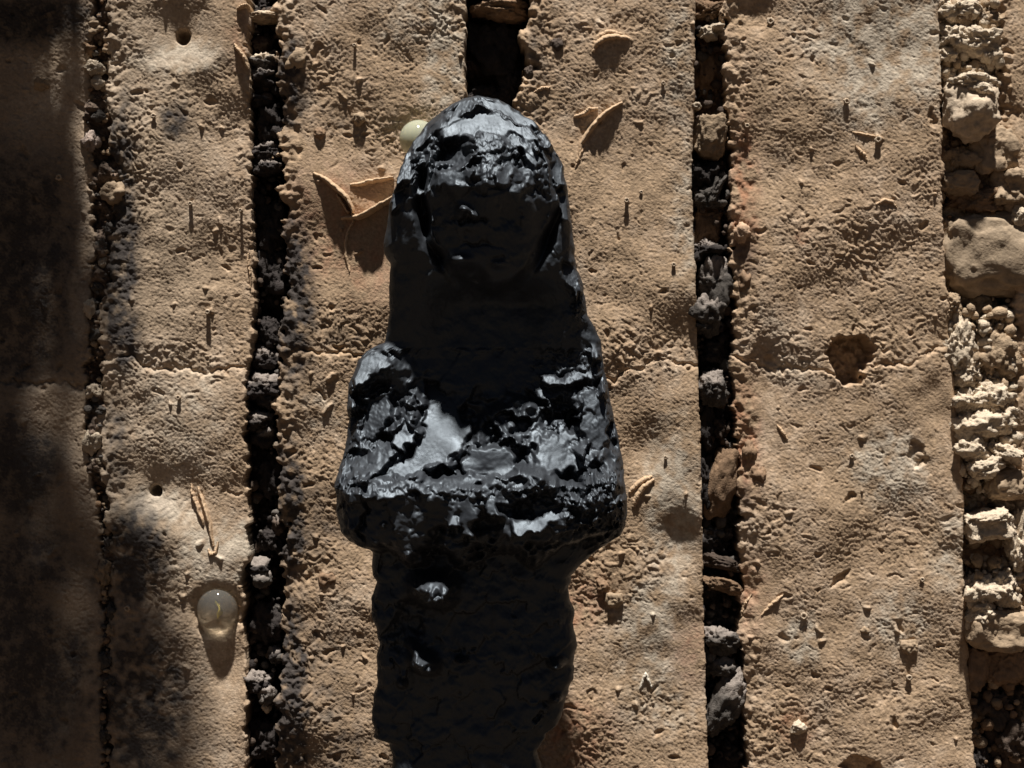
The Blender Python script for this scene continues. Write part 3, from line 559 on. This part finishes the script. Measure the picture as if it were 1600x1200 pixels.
top = yo - 26 + 6 * band(LX.shape, q, 30, 200, 1, 202); bot = yo + 14 + 7 * band(LX.shape, q, 30, 200, 1, 203)
ii = np.arange(LX.size).reshape(LX.shape); kq = keep[:-1, :-1]
ft = np.stack([ii[:-1, :-1], ii[:-1, 1:], ii[1:, 1:], ii[1:, :-1]], -1)[kq]
nv = LX.size; faces = [ft, ft[:, ::-1] + nv]
pad = np.pad(kq, 1)
sides = []
for (di, dj_, a, b) in ((-1, 0, (0, 0), (0, 1)), (1, 0, (1, 1), (1, 0)), (0, -1, (1, 0), (0, 0)), (0, 1, (0, 1), (1, 1))):
    nb = pad[1 + di:pad.shape[0] - 1 + di, 1 + dj_:pad.shape[1] - 1 + dj_]
    r_, c_ = np.nonzero(kq & ~nb); va = ii[r_ + a[0], c_ + a[1]]; vb = ii[r_ + b[0], c_ + b[1]]
    sides.append(np.stack([vb, va, va + nv, vb + nv], -1))
LV = np.concatenate([np.stack([(LX - 800) * S, -LD * S, (600 - top) * S], -1).reshape(-1, 3), np.stack([(LX - 800) * S, -LD * S, (600 - bot) * S], -1).reshape(-1, 3)]) - OFF
LF = np.concatenate(faces + sides); ids, inv = np.unique(LF, return_inverse=True)
make_mesh('shade_blocker', LV[ids], inv.reshape(LF.shape), np.tile(np.array([.1, .075, .055]), (len(ids), 1)), M_fill, wall)

# ------------------------------------------------------------------ glass marbles stuck to the wall
def sphere_mesh(name, r, mat, parent, loc, squash=(1, 1, 1)):
    v, f = ico(5); o = make_mesh(name, v * r * S * np.array(squash), f, None, mat, parent); o.location = loc; return o
h0 = hat(338, 957)[0]
mb = sphere_mesh('glass_marble', 33, M_glass, None, W(338, 953, -12), (0.98, .86, 1.06))
mb['label'] = 'clear glass marble with a yellow fleck, pressed into the wall left of the bust'; mb['category'] = 'marble'; mb['group'] = 'glass marbles on the wall'
vv = []; ff = []
nsw = 24
for i in range(nsw):
    t = i / (nsw - 1); a = t * 3.2; wd = 5.0 * math.sin(math.pi * max(.04, min(.96, t)))
    cxx, cyy = 3 * math.sin(a * 1.3), (t - .5) * 22
    for sgn in (-1, 1):
        for th in (-.7, .7):
            vv.append(((cxx + sgn * wd * math.cos(a) - th * math.sin(a)) * S, (sgn * wd * math.sin(a) + th * math.cos(a)) * S, cyy * S))
for i in range(nsw - 1):
    b0 = i * 4; b1 = b0 + 4
    for (p_, q_) in ((0, 1), (1, 3), (3, 2), (2, 0)): ff.append((b0 + p_, b0 + q_, b1 + q_, b1 + p_))
sw = make_mesh('core', np.array(vv), ff, None, M_swirl, mb)
mb2 = sphere_mesh('glass_marble', 30, M_milk, None, W(655, 220, 16))
mb2['label'] = 'pale green milky glass marble half hidden behind the head of the bust'; mb2['category'] = 'marble'; mb2['group'] = 'glass marbles on the wall'

# ------------------------------------------------------------------ the black bust
ZA = 215.0                       # its upright axis stands this far out from the wall
OUT_L = [(141, 738), (147, 722), (160, 700), (175, 681), (190, 664), (210, 650), (240, 634), (260, 627), (300, 612), (340, 603), (380, 595), (396, 597), (410, 606), (440, 606), (480, 604), (500, 601), (520, 599), (534, 598), (540, 582), (548, 568), (565, 553), (585, 546), (600, 540), (650, 539), (700, 535), (735, 527), (760, 521), (800, 523), (830, 531), (846, 545), (856, 572), (866, 578), (903, 578), (912, 584), (940, 579), (970, 577), (985, 584), (1050, 584), (1100, 582), (1160, 580), (1168, 603), (1230, 608), (1420, 600)]
OUT_R = [(141, 752), (147, 768), (155, 787), (165, 802), (180, 822), (200, 845), (220, 861), (240, 873), (260, 882), (290, 888), (310, 889), (340, 892), (370, 897), (400, 903), (420, 907), (450, 914), (480, 920), (510, 928), (530, 938), (545, 942), (600, 950), (640, 962), (680, 968), (740, 976), (760, 979), (800, 982), (820, 980), (836, 970), (848, 952), (870, 924), (895, 897), (905, 891), (940, 893), (960, 898), (1000, 900), (1050, 899), (1090, 893), (1110, 881), (1140, 869), (1155, 850), (1230, 838), (1420, 845)]
SQ = 1.7
ry = np.arange(141, 1421, SQ); NF, NB = 330, 60
u = np.concatenate([np.sin(np.linspace(-1, 1, NF) * math.pi / 2) * .78 + np.linspace(-1, 1, NF) * .22])
U, RY = np.meshgrid(u, ry)
sshape = U.shape
rj = np.random.default_rng(5)
def jitter(n, sm, amp):
    a = rj.standard_normal(n + 40)
    kx_ = np.exp(-(np.arange(-20, 21) / sm) ** 2); a = np.convolve(a, kx_ / np.sqrt((kx_ ** 2).sum()), 'same')[20:-20]; return a * amp
jl = jitter(len(ry), 3, .35) + jitter(len(ry), 9, 1.3); jr_ = jitter(len(ry), 3, .45) + jitter(len(ry), 9, 1.3)
jm = ss(141, 170, ry) * (1 + .9 * ss(840, 880, ry))
xl = pl(ry, OUT_L); xr = pl(ry, OUT_R)
cxr = (xl + xr) / 2; hw = (xr - xl) / 2
SX = cxr[:, None] + U * hw[:, None] + (jl * jm)[:, None] * ss(.86, 1.0, -U) + (jr_ * jm)[:, None] * ss(.86, 1.0, U); SY = RY
rim = np.sqrt(np.clip(1 - U * U, 0, 1))                       # round section
box = np.clip(1 - np.abs(U) ** 9, 0, 1) ** .33                # squarish section
em = ss(0, .055, 1 - np.abs(U))                                # features die out at the very outline

A_h = pl(SY, [(141, 2), (150, 45), (165, 74), (190, 96), (230, 120), (270, 138), (300, 136), (340, 122), (420, 92), (500, 62), (540, 46), (560, 46)])
D = A_h * rim ** (.75 - .27 * ss(200, 270, SY))
# face set in the hair
fx, fy = 764.0, 312.0
wv_ = np.sin(SX / 23.0 + 1.0) * np.sin(SY / 29.0) + .6 * np.sin(SY / 11.0 + SX / 17.0)
rf = .035 * wv_ + np.sqrt(((SX - fx) / (94 - 12 * ss(330, 450, SY))) ** 2 + ((SY - fy) / np.where(SY < fy, 128, 138)) ** 2)
fm = ss(1.06, .94, rf)
SYf = SY + 7 * np.sin(SX / 19.0 + .7) + 4 * np.sin(SX / 8.3) - 9 * bump_at(SX, SY, 766, 300, 22, 60) - 14 * bump_at(SX, SY, 806, 300, 22, 60) + 6 * bump_at(SX, SY, 690, 300, 24, 60) + 5 * wv_
Pf = pl(SYf, [(170, 74), (186, 84), (200, 96), (215, 107), (235, 119), (260, 135), (285, 150), (300, 157), (318, 148), (345, 135), (380, 125), (410, 121), (430, 108), (446, 84), (460, 66)])
face = Pf - 46 * np.clip(np.abs(SX - fx) / 95, 0, 1.2) ** 2.2
D = D * (1 - fm) + face * fm
groove = np.exp(-((rf - 1.13) / .085) ** 2) * ss(215, 290, SY) * ss(520, 460, SY)
D -= (40 - 12 * ss(700, 800, SX)) * (1 - .7 * ss(380, 440, SY)) * groove * em * (1 + .5 * wv_)
# neck hollow between the falls of hair
nm = ss(135, 50, np.abs(SX - 768 - 10 * np.sin(SY / 31))) * ss(425, 475, SY) * (1 - fm)
# shoulders
def bandS(lo, hi, beta, seed):        # noise over the clay skin, sampled from a flat field
    g = 1.7; fld = band((760, 320), g, lo, hi, beta, seed)
    j = np.clip(((SX - 500) / g), 0, 318.99); i = np.clip(((SY - 140) / g), 0, 758.99)
    i0 = i.astype(int); j0 = j.astype(int); fi = i - i0; fj = j - j0
    return fld[i0, j0] * (1 - fi) * (1 - fj) + fld[i0 + 1, j0] * fi * (1 - fj) + fld[i0, j0 + 1] * (1 - fi) * fj + fld[i0 + 1, j0 + 1] * fi * fj
SYw = SY + em * (10 * bandS(40, 160, 1, 330) + 2.5 * bandS(10, 30, .6, 331)) * ss(560, 640, SY)
Dsh = pl(SYw, [(530, 40), (548, 50), (600, 52), (660, 62), (700, 78), (732, 98), (742, 124), (748, 142), (758, 152), (838, 136), (848, 118), (862, 78), (872, 58), (1040, 54), (1180, 36), (1420, 36)])
Dsh = Dsh * box
Dch = pl(SYw, [(440, 26), (480, 20), (560, 22), (620, 30), (690, 46), (712, 66), (735, 100), (746, 128), (754, 140), (768, 150), (836, 134), (850, 116), (862, 78), (872, 58), (1040, 54), (1180, 36), (1420, 36)])
D = D * (1 - nm) + (Dch * nm)
sm_ = ss(536, 562, SY)
chestm = ss(185, 90, np.abs(SX - 775)) * ss(720, 610, SY)
Dlow = Dsh * (1 - chestm) + np.minimum(Dsh, Dch) * chestm
hairfall = 52 * ss(575, 535, SY) * ss(592, 606, SX) * ss(940, 925, SX)
D = D * (1 - sm_) + np.maximum(Dlow, hairfall * (1 - nm) * rim) * sm_

# --- knife-cut facets: random planes over cells, at two sizes
def facets(c, seed, tilt, step, sx=1.0, sy=1.0, bias=0.0):
    wn = c * .10 * bandS(c * .35, c * 1.4, .8, seed + 7) + 1.5 * bandS(5, 14, .4, seed + 8)
    f1, f2, ox, oy, cx_, cy_ = worley((SX + wn) * sx, (SY - wn) * sy, c, seed)
    a = hsh(cx_, cy_, 21, seed) * 2 - 1; b = hsh(cx_, cy_, 22, seed) * 2 - 1; z = hsh(cx_, cy_, 23, seed) * 2 - 1
    return step * z + tilt * (a * ox + (b + bias) * oy), f2 - f1
fa, ea = facets(50, 301, .62, 9, 1, 1.1, .55); fb, eb = facets(25, 302, .7, 4.5, 1, 1.15, .7); fc, ec = facets(11, 303, .9, 1.8, 1, 1, .4)
zone = np.ones(sshape) * .42
zone = np.where(SY > 545, .72, zone); zone = np.where(SY > 850, .34, zone)
zone *= 1 - .9 * fm * ss(290, 320, SY); zone *= 1 - .65 * nm * ss(640, 600, SY)
zone *= 1 - .75 * ss(190, 120, np.abs(SX - 750)) * ss(620, 590, SY) * ss(540, 560, SY)
hair_zone = (SY < 545) & (fm < .5)
fa2, _ = facets(70, 311, .35, 5, 1.6, .45)
crest = ss(.10, .0, eb) * .8 + ss(.14, 0, ec)
crumbz = blob = np.clip(
    .8 * bump_at(SX, SY, 768, 255, 30, 34, 0, 3) + bump_at(SX, SY, 930, 790, 60, 60, 0, 4) + .6 * bump_at(SX, SY, 840, 210, 30, 20, 30, 3) + .6 * bump_at(SX, SY, 880, 640, 40, 50, 0, 3) + .5 * bump_at(SX, SY, 580, 650, 30, 50, 0, 3)
    + bump_at(SX, SY, 905, 460, 14, 50, 0, 3) + .9 * bump_at(SX, SY, 780, 760, 200, 16, 0, 3) + .7 * bump_at(SX, SY, 640, 262, 18, 40, 0, 3) + .5 * bump_at(SX, SY, 590, 745, 50, 25, 0, 3) + .6 * bump_at(SX, SY, 870, 590, 40, 50), 0, 1)
zone = np.where(hair_zone, zone * (1 - .55 * ss(300, 340, SY)), zone)
D = D + em * zone * np.where(hair_zone, .6 * fa2 + .35 * fb, fa * (1.5 - .9 * ss(735, 755, SY)) + fb * (.42 + .4 * crumbz) * ss(870, 840, SY))
def blur(a, n=1):
    for _ in range(n):
        a = a.copy(); a[1:-1] = (a[:-2] + 2 * a[1:-1] + a[2:]) / 4; a[:, 1:-1] = (a[:, :-2] + 2 * a[:, 1:-1] + a[:, 2:]) / 4
    return a
D = blur(D, 1)
torn = np.clip(crumbz + .4 * ss(.10, .01, ea) * zone, 0, 1)
D = D + em * torn * (.9 * fc + .6 * crest + bandS(4, 14, .3, 320) * .7)
D = D + em * (bandS(20, 90, 1, 321) * 1.6 * (.4 + zone) + bandS(6, 22, .7, 322) * .18)

# --- individual cuts that the light picks out: polygon, slope across, slope down, lift
WX_ = 2.4 * bandS(18, 60, .8, 351) + .7 * bandS(6, 16, .4, 352); WY_ = 2.4 * bandS(18, 60, .8, 353) + .7 * bandS(6, 16, .4, 354)
WZ_ = .9 * bandS(30, 90, 1, 355) + .10 * bandS(6, 16, .5, 356)
def cut(pts, sxl, syl, lift, soft=7, keep_=0.06):
    global D
    m = poly_mask(SX + WX_, SY + WY_, pts, soft) * em
    if m.sum() < 1: return
    px_ = sum(p[0] for p in pts) / len(pts); py_ = sum(p[1] for p in pts) / len(pts)
    base = (D * m).sum() / m.sum()
    pln = base + lift + sxl * (SX - px_) + syl * (SY - py_) + WZ_
    D = D * (1 - m) + (pln * (1 - keep_) + D * keep_) * m
def gouge(x, y, rx, ry_, dep, ang=0, p=3):
    global D
    D = D - em * dep * bump_at(SX + 1.6 * WX_, SY + 1.6 * WY_, x, y, rx, ry_, ang, p)
# crown and brow
cut([(742, 149), (775, 149), (812, 172), (850, 205), (836, 208), (795, 186), (752, 168)], -.12, .76, 4, 6, .1)
cut([(690, 200), (708, 184), (745, 172), (775, 176), (800, 190), (838, 212), (864, 234), (846, 240), (812, 222), (778, 212), (746, 218), (720, 214), (692, 226)], 0, .70, -3, 9, .18)
gouge(728, 166, 22, 6, 11, -28); gouge(770, 170, 30, 3, 5, 28)
cut([(672, 248), (678, 222), (692, 206), (704, 210), (690, 232), (684, 252)], .35, .55, 3)
gouge(706, 244, 34, 27, 30, 0, 4)
gouge(822, 240, 22, 10, 12, 30)
cut([(684, 276), (706, 272), (730, 280), (728, 296), (704, 303), (682, 300)], .12, .34, 4, 10, .2)
cut([(778, 268), (796, 264), (806, 276), (803, 296), (786, 304), (774, 300)], -.2, .66, 11, 6)
cut([(802, 270), (816, 276), (822, 288), (812, 298), (804, 296)], -.45, .35, 4, 5)
cut([(814, 232), (830, 230), (846, 258), (836, 268), (822, 262)], -.3, .6, 8, 6)
cut([(828, 214), (850, 206), (858, 222), (848, 238)], -.3, .7, 6, 6)
D = D + em * 13 * bump_at(SX, SY, 766, 244, 22, 30, 0, 2.6)
D = D + em * 15 * bump_at(SX, SY, 766, 288, 17, 26, 0, 2.4) * ss(318, 300, SY)      # nose
gouge(745, 296, 10, 8, 9); gouge(766, 308, 20, 5, 7)
D = D + em * 19 * bump_at(SX, SY, 728, 337, 10, 7, 14) + em * 17 * bump_at(SX, SY, 742, 346, 8, 5, 30); D = D + em * 6 * bump_at(SX, SY, 738, 362, 18, 8, 0)      # lips
gouge(740, 351, 22, 2.5, 5, 6)
D = D + em * 21 * bump_at(SX, SY, 722, 412, 22, 9, 0); D = D + em * 15 * bump_at(SX, SY, 780, 418, 10, 6, 0)
gouge(816, 268, 8, 14, 10); gouge(832, 300, 16, 22, 14, 20)
cut([(700, 178), (720, 160), (742, 152), (748, 166), (724, 178), (704, 190)], .3, .7, 1, 6, .2)
cut([(744, 222), (776, 218), (792, 232), (786, 246), (756, 248), (742, 238)], 0, .62, 3, 5, .3)
cut([(752, 252), (774, 250), (780, 272), (770, 290), (754, 286)], .1, .55, 6, 5, .35)
cut([(798, 222), (812, 222), (822, 234), (806, 240)], 0, .7, 5, 5)
cut([(856, 262), (870, 250), (880, 270), (882, 296), (868, 300)], -.35, .55, 6, 6)
cut([(872, 310), (884, 306), (890, 330), (892, 352), (880, 350)], -.4, .4, 6, 5)
cut([(608, 320), (618, 306), (634, 304), (630, 320), (614, 336)], .3, .5, 5, 5)
cut([(655, 322), (662, 318), (668, 336), (662, 342)], .2, .5, 7, 4)
gouge(735, 351, 30, 4, 7, 4); gouge(700, 330, 18, 26, 8, 20); gouge(800, 340, 18, 26, 8, -20); gouge(748, 388, 30, 5, 6, 0)
# side hair
cut([(620, 300), (624, 262), (634, 240), (646, 236), (650, 262), (648, 284), (632, 298)], .1, .76, 13, 6, .15)
cut([(642, 232), (652, 212), (664, 200), (668, 206), (656, 236), (648, 250)], .3, .8, 4, 5)
gouge(660, 250, 7, 34, 14, 22)
cut([(648, 296), (660, 294), (664, 304), (654, 312)], 0, .7, 6, 5)
cut([(872, 420), (884, 408), (898, 418), (908, 452), (904, 470), (892, 452)], -.4, .5, 6, 6)
cut([(924, 536), (940, 540), (944, 562), (926, 560)], -.2, .7, 6, 6)
cut([(696, 208), (712, 192), (744, 178), (778, 182), (806, 196), (846, 222), (838, 230), (800, 214), (752, 218), (722, 212), (698, 224)], 0, .72, 2, 5, .05)
cut([(752, 152), (778, 154), (812, 176), (842, 204), (830, 205), (794, 184), (756, 166)], -.1, .74, 2, 5, .05)
cut([(622, 296), (628, 262), (637, 242), (647, 240), (649, 264), (646, 284), (634, 296)], .08, .74, 4, 5, .08)
# left shoulder
cut([(546, 588), (556, 562), (570, 550), (592, 548), (606, 558), (606, 576), (580, 586), (556, 604)], .12, .75, 10, 6, .12)
gouge(575, 612, 34, 10, 22, -22); gouge(612, 655, 10, 42, 24, 14); gouge(590, 690, 40, 6, 8, -50)
cut([(566, 660), (582, 626), (604, 616), (612, 636), (598, 668), (574, 690)], .3, .4, 2, 6)
cut([(612, 690), (632, 660), (650, 668), (648, 690), (630, 706)], 0, .8, 10, 5)
gouge(724, 722, 34, 9, 16, -38, 4)
cut([(662, 592), (690, 608), (716, 642), (737, 670), (724, 698), (694, 720), (650, 736), (604, 752), (588, 744), (636, 716), (660, 684), (666, 640)], .06, .70, 4, 6, .05)
gouge(655, 650, 5, 36, 9, -8)
cut([(540, 700), (566, 690), (604, 704), (612, 722), (590, 742), (548, 748)], .1, .8, 8, 8, .45)
gouge(556, 712, 18, 9, 16, 10)
cut([(536, 726), (546, 712), (552, 730), (544, 752)], -.5, .6, 4, 5)
cut([(668, 640), (700, 632), (737, 672), (724, 700), (690, 722), (640, 742), (596, 756), (584, 748), (630, 720), (658, 690)], .05, .66, 3, 5, .04)
# middle and right shoulder
cut([(718, 722), (740, 700), (790, 698), (810, 716), (802, 738), (730, 740)], 0, .38, 2, 5, .05)
cut([(842, 592), (850, 582), (884, 588), (936, 578), (936, 588), (900, 598), (856, 604)], 0, 1.0, 12, 5)
cut([(838, 612), (850, 604), (890, 602), (880, 618), (852, 626)], 0, .75, 4, 6)
gouge(880, 645, 26, 22, 24, 0, 4); gouge(922, 662, 10, 40, 14, -14)
cut([(906, 612), (930, 606), (948, 640), (952, 690), (926, 700), (904, 664)], -.1, .34, 8, 6)
cut([(846, 684), (876, 676), (896, 700), (906, 728), (860, 738), (832, 726)], -.1, .6, 8, 6, .15)
gouge(815, 712, 5, 26, 16, 6)
cut([(870, 666), (900, 672), (902, 686), (872, 690)], 0, .8, 8, 5)
# front edge of the shelf
cut([(560, 756), (600, 744), (660, 742), (740, 738), (820, 746), (820, 756), (740, 756), (660, 762), (590, 768)], 0, .80, 7, 6, .25)
cut([(596, 764), (632, 760), (634, 768), (612, 776), (598, 774)], 0, .9, 6, 4)
cut([(560, 776), (690, 770), (700, 800), (700, 842), (640, 856), (560, 850)], .05, -.34, -2, 30, .55)
cut([(702, 806), (722, 800), (724, 812), (704, 816)], 0, .8, 15, 4); cut([(726, 776), (740, 770), (748, 790), (740, 830), (722, 830)], .3, .25, 14, 5)
cut([(756, 780), (778, 776), (786, 796), (776, 802), (760, 796)], 0, .5, 17, 5)
cut([(796, 806), (830, 808), (862, 786), (880, 782), (866, 806), (836, 822), (800, 824)], 0, .9, 11, 5)
gouge(760, 815, 22, 14, 14); gouge(810, 790, 18, 14, 14); gouge(850, 770, 30, 12, 10, 0)
gouge(905, 800, 16, 14, 12); gouge(945, 825, 14, 16, 12); gouge(890, 765, 22, 10, 10)
gouge(575, 800, 5, 40, 14, 5)
cut([(742, 852), (760, 846), (778, 848), (776, 854), (750, 856)], 0, 1.2, 8, 3)
# pedestal: a few lumps that reach back into the light
def knob_(x, y, rx, ry_, h, ang=0):
    global D
    D = D + em * h * bump_at(SX, SY, x, y, rx, ry_, ang, 3) * (1 + .07 * bandS(10, 24, .5, int(x)) )
knob_(678, 918, 34, 22, 74, 0); knob_(690, 938, 26, 12, 24); knob_(664, 1034, 22, 16, 58, 30); knob_(648, 1012, 14, 8, 20, 40); knob_(722, 1030, 8, 5, 40); knob_(870, 1036, 12, 8, 46); knob_(628, 1068, 8, 8, 18); knob_(870, 1092, 9, 6, 30)
gouge(640, 975, 22, 40, 18, 20)
cut([(645, 912), (668, 906), (690, 898), (706, 908), (700, 918), (660, 922)], 0, .7, 3, 5, .45)
D = D + em * (.15 + crumbz) * bandS(5, 18, .5, 340) * .45
D = D + em * torn * bandS(3.6, 9, .2, 341) * .45
D = np.maximum(D, 3.0 * rim)

DB = pl(ry, [(141, 2), (160, 60), (200, 100), (300, 128), (450, 112), (540, 100), (600, 100), (740, 110), (850, 110), (870, 66), (1420, 66)])
ub = np.linspace(1, -1, NB + 2)[1:-1]
UB, RB = np.meshgrid(ub, ry)
BX = cxr[:, None] + UB * hw[:, None] + (jl * jm)[:, None] * ss(.86, 1.0, -UB) + (jr_ * jm)[:, None] * ss(.86, 1.0, UB)
BD = -DB[:, None] * np.clip(1 - np.abs(UB) ** 2.4, 0, 1) ** .6 + 5 * np.sin(BX / 19) * np.sin(RB / 23) * (1 - UB ** 2)
AX = np.concatenate([SX, BX], 1); AY = np.concatenate([SY, RB], 1); AD = np.concatenate([D, BD], 1)
KS = (DC - ZA - 50) / DC         # size of the figure, given that it stands nearer than the wall
SV = np.stack([(AX - 800) * KS * S, -AD * KS * S, (600 - AY) * KS * S], -1).reshape(-1, 3)
na, nb_ = AX.shape; sidx = np.arange(na * nb_).reshape(na, nb_); nxt = np.roll(sidx, -1, 1)
SF = np.stack([sidx[:-1], sidx[1:], nxt[1:], nxt[:-1]], -1).reshape(-1, 4)[:, ::-1]
SF = SF[:, ::-1]
base_z = (600 - 1420) * KS * S
bust = empty('bust_sculpture', (0, -ZA * S, base_z), 'black roughly modelled bust with long hair on a pedestal in front of the wall', 'sculpture')
SV[:, 2] -= base_z
fmF = np.concatenate([fm, np.zeros(BX.shape)], 1)
cls = np.where(AY > 858, 3, np.where(AY > 556, 2, np.where(fmF > .5, 1, 0)))
nmF = np.concatenate([nm, np.zeros(BX.shape)], 1)
cls = np.where((cls == 0) & (nmF > .5), 2, cls)
cf = cls[:-1].reshape(-1)
for cid, nm_ in ((0, 'hair'), (1, 'face'), (2, 'shoulders'), (3, 'pedestal')):
    o = sub_mesh(nm_, SV, SF, cf == cid, None, M_clay, bust)
# close the top and the foot
for row, nm_, par in ((0, 'crown', None), (na - 1, 'foot', None)):
    ring = SV[sidx[row]]; c0 = ring.mean(0); vv = np.vstack([ring, c0 + np.array([0, 0, .0004 if row == 0 else 0])]); n_ = len(ring)
    tri = [(i, (i + 1) % n_, n_) if row == 0 else ((i + 1) % n_, i, n_) for i in range(n_)]
    make_mesh(nm_, vv, tri, None, M_clay, [c for c in bust.children if c.name.startswith('hair' if row == 0 else 'pedestal')][0])
gz = (600 - 1420) * KS * S
gn = 60; gxs = np.linspace(-1, 1, gn); gxs = np.sign(gxs) * np.abs(gxs) ** 1.6 * 3; gys = -2.9 * np.linspace(0, 1, gn) ** 1.6 + .05
GX, GY_ = np.meshgrid(gxs, gys); gh = .006 * band(GX.shape, 1, 4, 30, 1, 401) * ss(.35, .8, np.hypot(GX, GY_ + ZA * S))
gi = np.arange(GX.size).reshape(GX.shape)
gf = np.stack([gi[:-1, :-1], gi[1:, :-1], gi[1:, 1:], gi[:-1, 1:]], -1).reshape(-1, 4)
g = make_mesh('ground', np.stack([GX, GY_, gz + gh - .001], -1).reshape(-1, 3), gf, np.tile(np.array([.058, .040, .027]), (GX.size, 1)), M_fill)
g['kind'] = 'structure'
print('tris', 2 * len(F), 2 * len(SF))
